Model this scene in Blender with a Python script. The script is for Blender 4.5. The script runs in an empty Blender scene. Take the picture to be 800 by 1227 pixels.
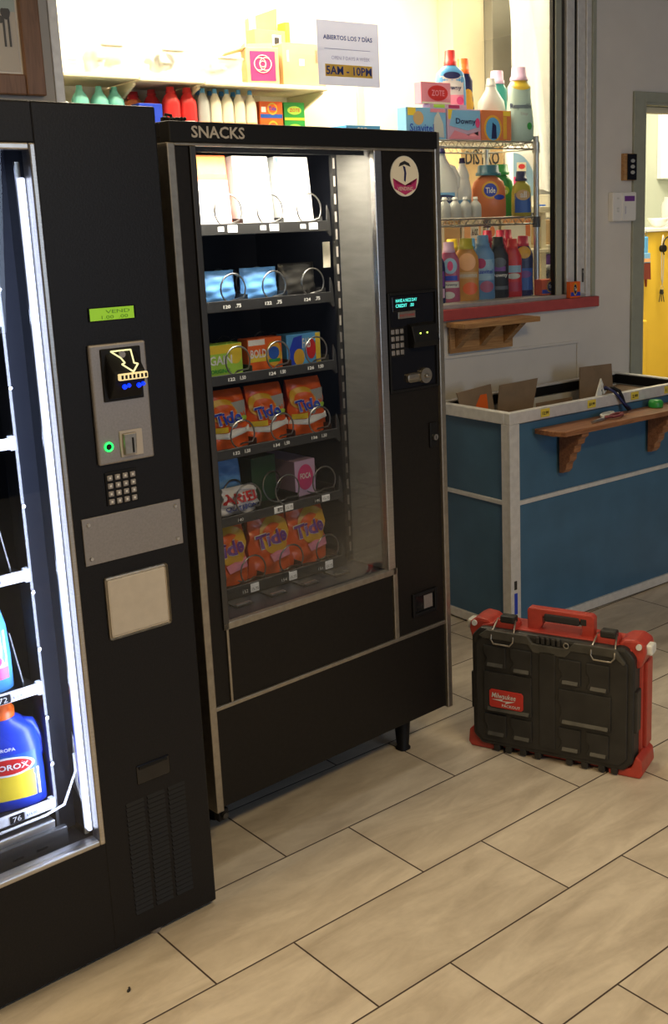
import bpy, bmesh, math, random
from mathutils import Vector, Matrix
random.seed(7)
scene = bpy.context.scene
COL = scene.collection
PI = math.pi

# ------------------------------------------------------------------ camera
def setup_camera():
    f, pitch, roll, yaw, cx, cy, cz = 1355.49, 0.227099, -0.027721, 0.736472, -1.084301, -2.235549, 1.626621
    F = Vector((math.sin(yaw)*math.cos(pitch), math.cos(yaw)*math.cos(pitch), -math.sin(pitch)))
    R = Vector((math.cos(yaw), -math.sin(yaw), 0)); U = R.cross(F)
    R2 = R*math.cos(roll) + U*math.sin(roll); U2 = -R*math.sin(roll) + U*math.cos(roll)
    cam = bpy.data.cameras.new('camera'); o = bpy.data.objects.new('camera', cam); COL.objects.link(o)
    m = Matrix((R2, U2, -F)).transposed().to_4x4(); m.translation = (cx, cy, cz)
    o.matrix_world = m
    cam.sensor_fit = 'VERTICAL'; cam.sensor_height = 36; cam.sensor_width = 36
    cam.lens = f*36/1227
    cam.shift_x = (400-513.66)/1227; cam.shift_y = (568.79-613.5)/1227
    cam.clip_start = .05; cam.clip_end = 60
    scene.camera = o
setup_camera()

# ------------------------------------------------------------------ world, lights, exposure
w = bpy.data.worlds.new('world'); scene.world = w; w.use_nodes = True
w.node_tree.nodes['Background'].inputs[0].default_value = (.62, .72, 1, 1)
w.node_tree.nodes['Background'].inputs[1].default_value = .055
scene.view_settings.view_transform = 'Standard'; scene.view_settings.look = 'None'
scene.view_settings.exposure = 0; scene.view_settings.gamma = 1; scene.view_settings.use_curve_mapping = False

# frames: origin x, y and rotation about z of each standing plane (front of machine, wall ...)
class Frame:
    def __init__(s, x, y, th): s.x, s.y, s.th = x, y, th
    def at(s, u, d, z=0):
        return Vector((s.x + u*math.cos(s.th) - d*math.sin(s.th), s.y + u*math.sin(s.th) + d*math.cos(s.th), z))
LEFT = Frame(.161, -.050, .02109)        # glass-front machine nearest the camera
SNACK = Frame(.293, .136, .04667)        # snack machine
BIN = Frame(1.954, .635, -.03543)        # blue bin
WALL = Frame(1.972, 1.134, -.08492)      # wall with the service window
CASE = Frame(1.199, .090, math.radians(-69.6))

def area(name, loc, rot, sx, sy, power, color, spread=PI):
    l = bpy.data.lights.new(name, 'AREA'); l.shape = 'RECTANGLE'; l.size = sx; l.size_y = sy
    l.energy = power; l.color = color; l.spread = spread
    o = bpy.data.objects.new(name, l); COL.objects.link(o); o.location = loc; o.rotation_euler = rot
    return o
area('ceiling_lamp_front', (.35, -2.5, 2.93), (0, 0, .2), 1.3, .4, 60, (1, .74, .38))
area('ceiling_lamp_left', (-2.3, -.02, 2.93), (0, 0, 0), .8, .35, 85, (1, .74, .40))
area('daylight_fill', (1.5, -4.7, 1.7), (math.radians(84), 0, math.radians(-20)), 1.2, 1.5, 34, (.66, .80, 1))  # cool daylight fill added behind the camera, no opening modelled there
p_ = WALL.at(-.45, .62, 2.9); area('ceiling_lamp_back_room', p_, (0, 0, WALL.th), 2.0, .5, 112, (1, .84, .60))
p_ = WALL.at(1.30, .50, 2.95); area('cloth_fill_light', p_, (0, 0, WALL.th), .5, .3, 10, (1, .88, .62))  # fill light added to brighten the hanging cloth
p_ = WALL.at(2.1, .45, 2.75); area('ceiling_lamp_side_room', p_, (0, 0, WALL.th), .6, .4, 34, (1, .87, .62))

# ------------------------------------------------------------------ materials
MATS = {}
def mat(name, color=(.5,.5,.5), rough=.5, metal=0, emit=None, es=0, noise=0, nscale=30, bump=0, spec=.5, coat=0, alpha=1, stretch=None, trans=0):
    if name in MATS: return MATS[name]
    m = bpy.data.materials.new(name); m.use_nodes = True; nt = m.node_tree; b = nt.nodes['Principled BSDF']
    c = tuple(color)+(1,)
    b.inputs['Base Color'].default_value = c; b.inputs['Roughness'].default_value = rough; b.inputs['Metallic'].default_value = metal
    b.inputs['Specular IOR Level'].default_value = spec; b.inputs['Coat Weight'].default_value = coat
    b.inputs['Alpha'].default_value = alpha; b.inputs['Transmission Weight'].default_value = trans
    if emit: b.inputs['Emission Color'].default_value = tuple(emit)+(1,); b.inputs['Emission Strength'].default_value = es
    if noise or bump:
        tc = nt.nodes.new('ShaderNodeTexCoord'); mp = nt.nodes.new('ShaderNodeMapping'); n = nt.nodes.new('ShaderNodeTexNoise')
        nt.links.new(tc.outputs['Object'], mp.inputs[0]); nt.links.new(mp.outputs[0], n.inputs['Vector'])
        if stretch: mp.inputs['Scale'].default_value = stretch
        n.inputs['Scale'].default_value = nscale; n.inputs['Detail'].default_value = 4
        if noise:
            r = nt.nodes.new('ShaderNodeMapRange'); r.inputs['To Min'].default_value = 1-noise; r.inputs['To Max'].default_value = 1+noise
            r.inputs['From Min'].default_value = .3; r.inputs['From Max'].default_value = .7
            nt.links.new(n.outputs['Fac'], r.inputs['Value'])
            mx = nt.nodes.new('ShaderNodeMix'); mx.data_type = 'RGBA'; mx.blend_type = 'MULTIPLY'; mx.inputs['Factor'].default_value = 1
            mx.inputs[6].default_value = c; nt.links.new(r.outputs[0], mx.inputs[7]); nt.links.new(mx.outputs[2], b.inputs['Base Color'])
        if bump:
            bp = nt.nodes.new('ShaderNodeBump'); bp.inputs['Strength'].default_value = bump; bp.inputs['Distance'].default_value = .002
            nt.links.new(n.outputs['Fac'], bp.inputs['Height']); nt.links.new(bp.outputs[0], b.inputs['Normal'])
    MATS[name] = m; return m

def glass_mat(name, tint=(1,1,1), refl=1.0, rough=.0):
    m = bpy.data.materials.new(name); m.use_nodes = True; nt = m.node_tree; nt.nodes.clear()
    out = nt.nodes.new('ShaderNodeOutputMaterial'); t = nt.nodes.new('ShaderNodeBsdfTransparent'); g = nt.nodes.new('ShaderNodeBsdfGlossy')
    t.inputs[0].default_value = tuple(tint)+(1,); g.inputs['Roughness'].default_value = rough
    f = nt.nodes.new('ShaderNodeFresnel'); f.inputs[0].default_value = 1.45
    k = nt.nodes.new('ShaderNodeMath'); k.operation = 'MULTIPLY'; k.inputs[1].default_value = refl
    mx = nt.nodes.new('ShaderNodeMixShader'); nt.links.new(f.outputs[0], k.inputs[0]); nt.links.new(k.outputs[0], mx.inputs[0])
    nt.links.new(t.outputs[0], mx.inputs[1]); nt.links.new(g.outputs[0], mx.inputs[2]); nt.links.new(mx.outputs[0], out.inputs[0])
    MATS[name] = m; return m

def tile_mat():
    m = bpy.data.materials.new('floor_tiles'); m.use_nodes = True; nt = m.node_tree; b = nt.nodes['Principled BSDF']; N = nt.nodes.new; Lk = nt.links.new
    def M(op, a, b_=None, c=None):
        n = N('ShaderNodeMath'); n.operation = op
        for i, v in enumerate((a, b_, c)):
            if v is None: continue
            if isinstance(v, (int, float)): n.inputs[i].default_value = v
            else: Lk(v, n.inputs[i])
        return n.outputs[0]
    tc = N('ShaderNodeTexCoord'); sp = N('ShaderNodeSeparateXYZ'); Lk(tc.outputs['Object'], sp.inputs[0])
    x, y = sp.outputs[0], sp.outputs[1]; W_, L_ = .305, .61
    ny = M('MULTIPLY', y, -1/W_); k = M('FLOOR', ny); fy = M('SUBTRACT', ny, k)
    xs = M('DIVIDE', M('SUBTRACT', x, M('MULTIPLY', k, .2063)), L_); kx = M('FLOOR', xs); fx = M('SUBTRACT', xs, kx)
    dx = M('MULTIPLY', M('MINIMUM', fx, M('SUBTRACT', 1, fx)), L_); dy = M('MULTIPLY', M('MINIMUM', fy, M('SUBTRACT', 1, fy)), W_)
    d = M('MINIMUM', dx, dy); g = N('ShaderNodeMapRange'); g.interpolation_type = 'SMOOTHSTEP'
    Lk(d, g.inputs['Value']); g.inputs['From Min'].default_value = .0014; g.inputs['From Max'].default_value = .0030
    cb = N('ShaderNodeCombineXYZ'); Lk(kx, cb.inputs[0]); Lk(k, cb.inputs[1]); wn = N('ShaderNodeTexWhiteNoise'); Lk(cb.outputs[0], wn.inputs['Vector'])
    # marbling, different on each tile
    off = N('ShaderNodeVectorMath'); off.operation = 'SCALE'; Lk(wn.outputs['Color'], off.inputs[0]); off.inputs['Scale'].default_value = 9
    ad = N('ShaderNodeVectorMath'); Lk(tc.outputs['Object'], ad.inputs[0]); Lk(off.outputs[0], ad.inputs[1])
    mp = N('ShaderNodeMapping'); mp.inputs['Scale'].default_value = (1.6, 5.5, 1); mp.inputs['Rotation'].default_value = (0, 0, .25); Lk(ad.outputs[0], mp.inputs[0])
    n1 = N('ShaderNodeTexNoise'); n1.inputs['Scale'].default_value = 2.2; n1.inputs['Detail'].default_value = 6; n1.inputs['Roughness'].default_value = .6; n1.inputs['Distortion'].default_value = .6; Lk(mp.outputs[0], n1.inputs['Vector'])
    cr = N('ShaderNodeValToRGB'); Lk(n1.outputs['Fac'], cr.inputs[0])
    e = cr.color_ramp.elements; e[0].position = .34; e[0].color = (.43, .37, .295, 1); e[1].position = .62; e[1].color = (.60, .535, .44, 1)
    n2 = N('ShaderNodeTexNoise'); n2.inputs['Scale'].default_value = 55; n2.inputs['Detail'].default_value = 3; Lk(tc.outputs['Object'], n2.inputs['Vector'])
    r2 = N('ShaderNodeMapRange'); r2.inputs['To Min'].default_value = .93; r2.inputs['To Max'].default_value = 1.06; Lk(n2.outputs['Fac'], r2.inputs['Value'])
    vv = M('MULTIPLY', r2.outputs[0], M('ADD', .95, M('MULTIPLY', wn.outputs['Value'], .09)))
    mx = N('ShaderNodeMix'); mx.data_type = 'RGBA'; mx.blend_type = 'MULTIPLY'; mx.inputs['Factor'].default_value = 1; Lk(cr.outputs[0], mx.inputs[6]); Lk(vv, mx.inputs[7])
    m2 = N('ShaderNodeMix'); m2.data_type = 'RGBA'; Lk(g.outputs[0], m2.inputs['Factor']); m2.inputs[6].default_value = (.05, .032, .025, 1); Lk(mx.outputs[2], m2.inputs[7])
    Lk(m2.outputs[2], b.inputs['Base Color'])
    rr = N('ShaderNodeMapRange'); Lk(g.outputs[0], rr.inputs['Value']); rr.inputs['To Min'].default_value = .9; rr.inputs['To Max'].default_value = .42; Lk(rr.outputs[0], b.inputs['Roughness'])
    bp = N('ShaderNodeBump'); bp.inputs['Distance'].default_value = .0015; bp.inputs['Strength'].default_value = .6; Lk(g.outputs[0], bp.inputs['Height']); Lk(bp.outputs[0], b.inputs['Normal'])
    MATS['floor_tiles'] = m; return m

def wood_mat(name, c1, c2, rough=.45, axis=(1, 14, 14)):
    m = bpy.data.materials.new(name); m.use_nodes = True; nt = m.node_tree; b = nt.nodes['Principled BSDF']
    tc = nt.nodes.new('ShaderNodeTexCoord'); mp = nt.nodes.new('ShaderNodeMapping'); mp.inputs['Scale'].default_value = axis
    n = nt.nodes.new('ShaderNodeTexNoise'); n.inputs['Scale'].default_value = 6; n.inputs['Detail'].default_value = 6; n.inputs['Distortion'].default_value = 1.2
    cr = nt.nodes.new('ShaderNodeValToRGB'); cr.color_ramp.elements[0].position = .35; cr.color_ramp.elements[1].position = .65
    cr.color_ramp.elements[0].color = tuple(c1)+(1,); cr.color_ramp.elements[1].color = tuple(c2)+(1,)
    nt.links.new(tc.outputs['Object'], mp.inputs[0]); nt.links.new(mp.outputs[0], n.inputs['Vector']); nt.links.new(n.outputs['Fac'], cr.inputs[0]); nt.links.new(cr.outputs[0], b.inputs['Base Color'])
    b.inputs['Roughness'].default_value = rough; MATS[name] = m; return m

tile_mat()
glass_mat('machine_glass', (.86,.87,.88), .45); glass_mat('window_glass', (.97,.98,.97), .6)
wood_mat('shelf_wood', (.30,.15,.055), (.47,.27,.11)); wood_mat('red_wood', (.21,.085,.035), (.36,.16,.07)); wood_mat('frame_wood', (.16,.075,.035), (.24,.12,.06), .4, (14,14,1))
mat('black_enamel', (.0085,.0085,.0105), .42, noise=.25, nscale=220, bump=.2, spec=.22)
mat('black_satin', (.008,.008,.009), .5, spec=.2); mat('brown_black', (.010,.0085,.0075), .45, noise=.2, nscale=90, spec=.22)
mat('black_gloss', (.008,.008,.010), .12); mat('interior_black', (.012,.013,.018), .32, spec=.4); mat('panel_metal', (.13,.125,.11), .5, .25, spec=.3, noise=.12, nscale=12, stretch=(1,1,6))
mat('trim_metal', (.36,.33,.28), .38, .85, noise=.12, nscale=60); mat('brushed_metal', (.52,.50,.47), .34, 1, noise=.1, nscale=25, stretch=(1,1,14))
mat('steel', (.60,.59,.57), .28, 1); mat('coil_wire', (.34,.33,.31), .3, 1); mat('dark_steel', (.085,.083,.08), .4, .8); mat('aluminium', (.72,.72,.71), .42, .35, noise=.08, nscale=40)
mat('plate_metal', (.30,.28,.27), .45, .55, noise=.08, nscale=200); mat('beige_plastic', (.55,.50,.43), .5, noise=.05, nscale=40)
mat('silver_paint', (.46,.42,.38), .4); mat('white_text', (.75,.74,.7), .6); mat('grey_text', (.48,.44,.38), .6); mat('black_text', (.012,.012,.014), .6)
mat('wall_paint', (.66,.64,.61), .8, noise=.03, nscale=8, bump=.1); mat('back_paint', (.88,.83,.70), .8, noise=.03, nscale=5)
mat('green_paint', (.42,.47,.40), .7); mat('casing_paint', (.33,.35,.29), .55, noise=.05, nscale=20); mat('ceiling_paint', (.6,.58,.54), .9)
mat('red_trim', (.42,.07,.07), .5, noise=.08, nscale=30); mat('sill_metal', (.5,.49,.46), .45, .5, noise=.1, nscale=30)
mat('column_paint', (.24,.23,.19), .7, noise=.06, nscale=12); mat('cream_paint', (.72,.66,.48), .7)
mat('blue_laminate', (.05,.135,.235), .42, noise=.12, nscale=7); mat('white_liner', (.66,.66,.62), .6)
mat('cardboard', (.36,.24,.13), .85, noise=.10, nscale=18); mat('cardboard_dark', (.24,.165,.10), .85, noise=.12, nscale=14); mat('cardboard_light', (.56,.38,.19), .85, noise=.08, nscale=14)
mat('paper', (.70,.71,.78), .8)
def paper_sheet():
    m = MATS['paper'].copy(); m.name = 'sign_paper'; nt = m.node_tree; t = nt.nodes.new('ShaderNodeBsdfTranslucent'); t.inputs[0].default_value = (.42,.47,.72,1)
    mx = nt.nodes.new('ShaderNodeMixShader'); mx.inputs[0].default_value = .40; nt.links.new(nt.nodes['Principled BSDF'].outputs[0], mx.inputs[1]); nt.links.new(t.outputs[0], mx.inputs[2]); nt.links.new(mx.outputs[0], nt.nodes['Material Output'].inputs[0]); MATS['sign_paper'] = m
    q = m.copy(); q.name = 'yellow_print'; q.node_tree.nodes['Principled BSDF'].inputs[0].default_value = (.75,.52,.10,1); [setattr(n.inputs[0],'default_value',(.75,.48,.10,1)) for n in q.node_tree.nodes if n.type=='BSDF_TRANSLUCENT']; MATS['yellow_print'] = q
paper_sheet(); mat('blue_text', (.04,.07,.32), .6); mat('yellow_paper', (.80,.60,.10), .7); mat('lavender_text', (.28,.30,.55), .7)
mat('yellow_tag', (.72,.58,.07), .7); mat('white_plastic', (.78,.78,.77), .42); mat('cream_plastic', (.70,.66,.58), .5); mat('white_card', (.82,.82,.82), .7)
mat('case_black', (.018,.0175,.016), .52, noise=.35, nscale=14, bump=.1); mat('case_grey', (.050,.048,.040), .5, noise=.3, nscale=30); mat('case_red', (.40,.045,.03), .42, noise=.12, nscale=40)
mat('badge_red', (.50,.03,.02), .4); mat('rubber', (.02,.02,.021), .75)
mat('yellow_wall', (.90,.60,.05), .5, noise=.04, nscale=4)
mat('lcd_green', (.2,.4,.02), .4, emit=(.26,.52,.01), es=.55); mat('lcd_dark', (.05,.12,.01), .5, emit=(.08,.2,.01), es=.5)
mat('vfd_cyan', (.1,.5,.5), .4, emit=(.10,.95,.80), es=1.6); mat('led_blue', (0,.05,.8), .3, emit=(.0,.02,1), es=2)
mat('led_green', (0,.6,.1), .3, emit=(.02,1,.12), es=2.2); mat('led_yellow', (.6,.8,.1), .3, emit=(.6,.9,.1), es=3)
mat('lamp_arrow', (.7,.7,.4), .4, emit=(.85,.80,.42), es=1.0); mat('lamp_amber', (.7,.6,.3), .4, emit=(.8,.62,.3), es=.8)
mat('tube_white', (.9,.92,1), .4, emit=(.66,.74,1), es=3.2); mat('tube_warm', (1,.95,.85), .4, emit=(1,.93,.82), es=14)
mat('lit_panel', (.9,.85,.7), .5, emit=(1,.92,.7), es=2.5)
C_ = dict(orange=(.80,.13,.012), red=(.60,.02,.02), crimson=(.46,.015,.05), tide_orange=(.85,.16,.02), yellow=(.85,.62,.04), white=(.80,.80,.78), blue=(.02,.10,.45), sky=(.10,.38,.75),
    light_blue=(.22,.50,.82), royal=(.015,.05,.50), navy=(.008,.012,.09), teal=(.05,.42,.38), aqua=(.16,.52,.46), green=(.03,.33,.05), lime=(.42,.72,.08), pink=(.80,.28,.38), hot_pink=(.70,.06,.22),
    purple=(.18,.05,.30), lilac=(.62,.42,.62), grey=(.40,.41,.40), pale=(.62,.64,.62), cream=(.80,.74,.58), black=(.010,.010,.011), magenta=(.45,.03,.14), gold=(.75,.42,.03), silver=(.5,.5,.5),
    brown_red=(.20,.03,.02), dark_green=(.01,.06,.02), peach=(.85,.45,.2), sea=(.45,.62,.58), tan=(.62,.42,.20), slate=(.10,.11,.13), soft_blue=(.12,.28,.55), soft_orange=(.58,.28,.06), soft_pink=(.42,.10,.20), olive=(.42,.38,.03), deep_teal=(.02,.13,.20), soft_sky=(.30,.50,.72), dull_red=(.22,.05,.06), photo_sky=(.42,.52,.52), photo_sand=(.60,.56,.50), photo_dark=(.06,.055,.05), faded_orange=(.70,.20,.06))
for k_, v_ in C_.items(): mat('p_'+k_, v_, .38 if k_ not in ('black','tan') else .5)
mat('bag_orange', (.80,.12,.015), .3, bump=.8, nscale=14); mat('bag_blue', (.13,.36,.78), .45, bump=.05, nscale=18); mat('bag_black', (.03,.028,.024), .3, bump=.4, nscale=20); mat('bag_white', (.78,.76,.78), .35, bump=1, nscale=20)
mat('clear_bin', (.85,.84,.78), .25, alpha=.55); mat('clear_plastic', (.8,.82,.84), .15, alpha=.35); mat('teal_clear', (.10,.50,.42), .2, alpha=.9)

# ------------------------------------------------------------------ mesh builder
class MB:
    def __init__(s): s.bm = bmesh.new(); s.mats = []
    def mi(s, m):
        if m not in s.mats: s.mats.append(m)
        return s.mats.index(m)
    def faces(s, vs, fs, m, smooth=False):
        i = s.mi(m); V = [s.bm.verts.new(v) for v in vs]
        for f in fs:
            try: F = s.bm.faces.new([V[j] for j in f])
            except ValueError: continue
            F.material_index = i; F.smooth = smooth
        return s
    def absorb(s, t, m, smooth=False):
        t.verts.index_update()
        s.faces([v.co.copy() for v in t.verts], [[v.index for v in f.verts] for f in t.faces], m, smooth); t.free(); return s
    def box(s, x0, x1, y0, y1, z0, z1, m, b=0, seg=2, rot=None):
        t = bmesh.new(); bmesh.ops.create_cube(t, size=1)
        for v in t.verts: v.co = Vector(((x0+x1)/2+v.co.x*(x1-x0), (y0+y1)/2+v.co.y*(y1-y0), (z0+z1)/2+v.co.z*(z1-z0)))
        if b: bmesh.ops.bevel(t, geom=t.edges[:]+t.verts[:], offset=b, segments=seg, affect='EDGES', profile=.5)
        if rot:
            c = Vector(((x0+x1)/2, (y0+y1)/2, (z0+z1)/2)); R = Matrix.Rotation(rot[1], 3, rot[0])
            for v in t.verts: v.co = c + R @ (v.co-c)
        return s.absorb(t, m)
    def prism(s, poly, a0, a1, m, plane='xz', b=0, smooth=False):
        def P(p, a):
            return {'xz': (p[0], a, p[1]), 'yz': (a, p[0], p[1]), 'xy': (p[0], p[1], a)}[plane]
        n = len(poly); t = bmesh.new(); A = [t.verts.new(P(p, a0)) for p in poly]; B = [t.verts.new(P(p, a1)) for p in poly]
        t.faces.new(A); t.faces.new(B[::-1])
        for i in range(n): t.faces.new((A[i], B[i], B[(i+1) % n], A[(i+1) % n]))
        bmesh.ops.recalc_face_normals(t, faces=t.faces[:])
        if b: bmesh.ops.bevel(t, geom=t.edges[:], offset=b, segments=2, affect='EDGES', profile=.5)
        return s.absorb(t, m, smooth)
    def tube(s, pts, r, m, n=8, closed=False):
        pts = [Vector(p) for p in pts]; vs = []; fs = []; k = len(pts); prev = None
        for i, p in enumerate(pts):
            if closed: d = pts[(i+1) % k]-pts[i-1]
            else: d = pts[min(i+1, k-1)]-pts[max(i-1, 0)]
            d.normalize()
            a = prev - d*prev.dot(d) if prev is not None else d.orthogonal()
            if a.length < 1e-6: a = d.orthogonal()
            a.normalize(); prev = a; b = d.cross(a); rr = r[i] if isinstance(r, (list, tuple)) else r
            vs += [p+(a*math.cos(2*PI*j/n)+b*math.sin(2*PI*j/n))*rr for j in range(n)]
        for i in range(k if closed else k-1):
            for j in range(n):
                i2 = (i+1) % k; fs.append((i*n+j, i*n+(j+1) % n, i2*n+(j+1) % n, i2*n+j))
        if not closed: fs += [list(range(n))[::-1], [(k-1)*n+j for j in range(n)]]
        return s.faces(vs, fs, m, True)
    def cyl(s, p0, p1, r, m, n=20, r2=None):
        p0, p1 = Vector(p0), Vector(p1); d = (p1-p0).normalized(); a = d.orthogonal().normalized(); b = d.cross(a); r2 = r if r2 is None else r2
        ring = lambda p, q: [p+(a*math.cos(2*PI*j/n)+b*math.sin(2*PI*j/n))*q for j in range(n)]
        s.faces(ring(p0, r)+ring(p1, r2), [(j, (j+1) % n, n+(j+1) % n, n+j) for j in range(n)], m, True)
        s.faces(ring(p0, r), [list(range(n))[::-1]], m); s.faces(ring(p1, r2), [list(range(n))], m); return s
    def loft(s, secs, m, n=32, cap=True):
        vs = []
        for sec in secs:
            z, w_, d_ = sec[:3]; p = sec[3] if len(sec) > 3 else 2.5; cx = sec[4] if len(sec) > 4 else 0; cy = sec[5] if len(sec) > 5 else 0
            for j in range(n):
                t = 2*PI*j/n; c, q = math.cos(t), math.sin(t)
                vs.append((cx+w_/2*math.copysign(abs(c)**(2/p), c), cy+d_/2*math.copysign(abs(q)**(2/p), q), z))
        k = len(secs); s.faces(vs, [(i*n+j, i*n+(j+1) % n, (i+1)*n+(j+1) % n, (i+1)*n+j) for i in range(k-1) for j in range(n)], m, True)
        if cap:
            s.faces(vs[:n], [list(range(n))[::-1]], m); s.faces(vs[-n:], [list(range(n))], m)
        return s
    def patch(s, pts_grid, m):           # grid of points -> sheet
        R, Cn = len(pts_grid), len(pts_grid[0]); vs = [p for r in pts_grid for p in r]
        return s.faces(vs, [(i*Cn+j, i*Cn+j+1, (i+1)*Cn+j+1, (i+1)*Cn+j) for i in range(R-1) for j in range(Cn-1)], m, True)
    def rect_on(s, x0, x1, z0, z1, surf, m, e=.0008, n=8, k=4):
        return s.patch([[(x0+(x1-x0)*j/n, surf(x0+(x1-x0)*j/n, z0+(z1-z0)*i/k)-e, z0+(z1-z0)*i/k) for j in range(n+1)] for i in range(k+1)], m)
    def ell_on(s, cx, cz, rx, rz, surf, m, e=.0012, n=24):
        g = []
        for i in range(4):
            f = i/3 if i else .001
            g.append([(cx+rx*f*math.cos(2*PI*j/n), surf(cx+rx*f*math.cos(2*PI*j/n), cz+rz*f*math.sin(2*PI*j/n))-e, cz+rz*f*math.sin(2*PI*j/n)) for j in range(n+1)])
        return s.patch(g[::-1], m)
    def poly_on(s, poly, surf, m, e=.0012):
        cx = sum(p[0] for p in poly)/len(poly); cz = sum(p[1] for p in poly)/len(poly); g = []
        for f in (.001, .35, .7, 1): g.append([(cx+(p[0]-cx)*f, surf(cx+(p[0]-cx)*f, cz+(p[1]-cz)*f)-e, cz+(p[1]-cz)*f) for p in poly+[poly[0]]])
        return s.patch(g, m)
    def text(s, body, x0, z0, w_, h_, m, surf=None, e=.0015, bold=0, shear=0, depth=.0004, yb=0, slope=0):
        key = (body, bold, shear)
        if key not in TXT:
            cu = bpy.data.curves.new('t', 'FONT'); cu.body = body; cu.size = 1; cu.offset = bold; cu.shear = shear; cu.resolution_u = 2
            o = bpy.data.objects.new('t', cu); COL.objects.link(o); dg = bpy.context.evaluated_depsgraph_get(); dg.update()
            me = bpy.data.meshes.new_from_object(o.evaluated_get(dg)); bpy.data.objects.remove(o)
            TXT[key] = ([v.co.copy() for v in me.vertices], [list(p.vertices) for p in me.polygons]); bpy.data.meshes.remove(me)
        V, Fs = TXT[key]; ax = min(v.x for v in V); bx_ = max(v.x for v in V); ay = min(v.y for v in V); by = max(v.y for v in V)
        out = []
        for v in V:
            x = x0+(v.x-ax)/(bx_-ax)*w_; z = z0+(v.y-ay)/(by-ay)*h_ + slope*(x-x0)
            out.append((x, (surf(x, z) if surf else yb)-e, z))
        return s.faces(out, Fs, m)
    def build(s, name, parent=None, frame=None, at=None, rot=0, bevel=0):
        me = bpy.data.meshes.new(name); bmesh.ops.recalc_face_normals(s.bm, faces=s.bm.faces[:]) if False else None
        s.bm.to_mesh(me); s.bm.free()
        for m in s.mats: me.materials.append(MATS[m])
        o = bpy.data.objects.new(name, me); COL.objects.link(o)
        if parent: o.parent = parent
        if frame: o.location = frame.at(*at) if at else (frame.x, frame.y, 0); o.rotation_euler = (0, 0, frame.th+rot)
        elif at: o.location = at; o.rotation_euler = (0, 0, rot)
        return o
TXT = {}
def tag(o, label, cat, group=None):
    o['label'] = label; o['category'] = cat
    if group: o['group'] = group
    return o
def thing(name, label, cat, frame, at=(0,0,0), rot=0, group=None):
    o = bpy.data.objects.new(name, None); COL.objects.link(o); o.empty_display_size = .1
    o.location = frame.at(*at); o.rotation_euler = (0, 0, frame.th+rot)
    return tag(o, label, cat, group)
def structure(o): o['kind'] = 'structure'; return o
def clone(root, frame, at, rot, label, group=None):
    r = root.copy(); COL.objects.link(r); r.location = frame.at(*at); r.rotation_euler = (0, 0, frame.th+rot); r['label'] = label
    if group: r['group'] = group
    for ch in list(root.children):
        c = ch.copy(); COL.objects.link(c); c.parent = r
        for g in list(ch.children):
            d = g.copy(); COL.objects.link(d); d.parent = c
    return r
flat = lambda y: (lambda x, z: y)

# ------------------------------------------------------------------ setting
b = MB(); b.faces([(-3.5,-4.5,0),(7,-4.5,0),(7,4.5,0),(-3.5,4.5,0),(-3.5,-4.5,-.05),(7,-4.5,-.05),(7,4.5,-.05),(-3.5,4.5,-.05)], [(0,1,2,3),(7,6,5,4),(0,4,5,1),(1,5,6,2),(2,6,7,3),(3,7,4,0)], 'floor_tiles')
structure(b.build('floor'))
WL, WR, SILL, TOP = -1.416, .955, 1.20, 2.78       # window opening in the wall
b = MB(); T = .10
b.box(-3.4, WL, 0, T, 0, 3.0, 'wall_paint'); b.box(WL, WR, 0, T, 0, SILL, 'wall_paint'); b.box(WL, WR, 0, T, TOP, 3.0, 'wall_paint')
b.box(WR, 1.262, 0, T, 0, 3.0, 'wall_paint'); b.box(1.262, 2.10, 0, T, 2.085, 3.0, 'wall_paint'); b.box(2.10, 3.6, 0, T, 0, 3.0, 'wall_paint')
structure(b.build('wall_back', frame=WALL))
b = MB(); b.box(-3.4, 3.6, 1.20, 1.28, 0, 3.0, 'back_paint'); structure(b.build('wall_far', frame=WALL))
b = MB(); b.box(-3.48, -3.4, 0, 1.28, 0, 3.0, 'back_paint'); structure(b.build('wall_left', frame=WALL))
b = MB(); b.box(3.6, 3.68, 0, 1.28, 0, 3.0, 'green_paint'); structure(b.build('wall_right', frame=WALL))
b = MB(); b.box(1.75, 3.6, 1.12, 1.199, 0, 3.0, 'green_paint'); structure(b.build('wall_side_room', frame=WALL))
b = MB(); b.box(-3.48, 3.68, -5.2, 1.28, 3.0, 3.06, 'ceiling_paint'); structure(b.build('ceiling', frame=WALL))
# raised strip outlining an old hatch under the window
b = MB(); b.box(-.5, .860, -.008, -.0005, 1.043, 1.056, 'wall_paint', .002); b.box(.847, .860, -.008, -.0005, .5, 1.043, 'wall_paint', .002)
structure(b.build('trim_1', frame=WALL))
# window: frames, sill, glass
win = bpy.data.objects.new('window_1', None); COL.objects.link(win); win.location = WALL.at(0,0,0); win.rotation_euler = (0,0,WALL.th); structure(win)
b = MB()
b.box(WR-.022, WR, -.012, T, 1.245, TOP, 'casing_paint', .002); b.box(.905, WR-.022, -.004, .06, 1.245, TOP, 'aluminium', .002)
b.box(.858, .903, .004, .03, 1.245, TOP, 'aluminium', .003); b.box(.842, .858, .012, .05, 1.245, TOP, 'black_satin')
b.box(.795, .842, .006, .034, 1.245, TOP, 'aluminium', .003); b.box(.772, .795, .02, .06, 1.245, TOP, 'dark_steel')
b.box(.738, .772, .012, .05, 1.245, TOP, 'casing_paint', .003); b.box(.728, .738, .02, .04, 1.245, TOP, 'black_satin')
b.build('window_frame', win)
b = MB(); b.box(WL, WL+.03, -.006, T, 1.245, TOP, 'aluminium', .002); b.box(WL, WR, -.006, T, TOP-.03, TOP, 'aluminium', .002); b.box(WL, .91, 0, T, 1.245, 1.262, 'sill_metal', .002); b.build('window_track', win)
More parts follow.
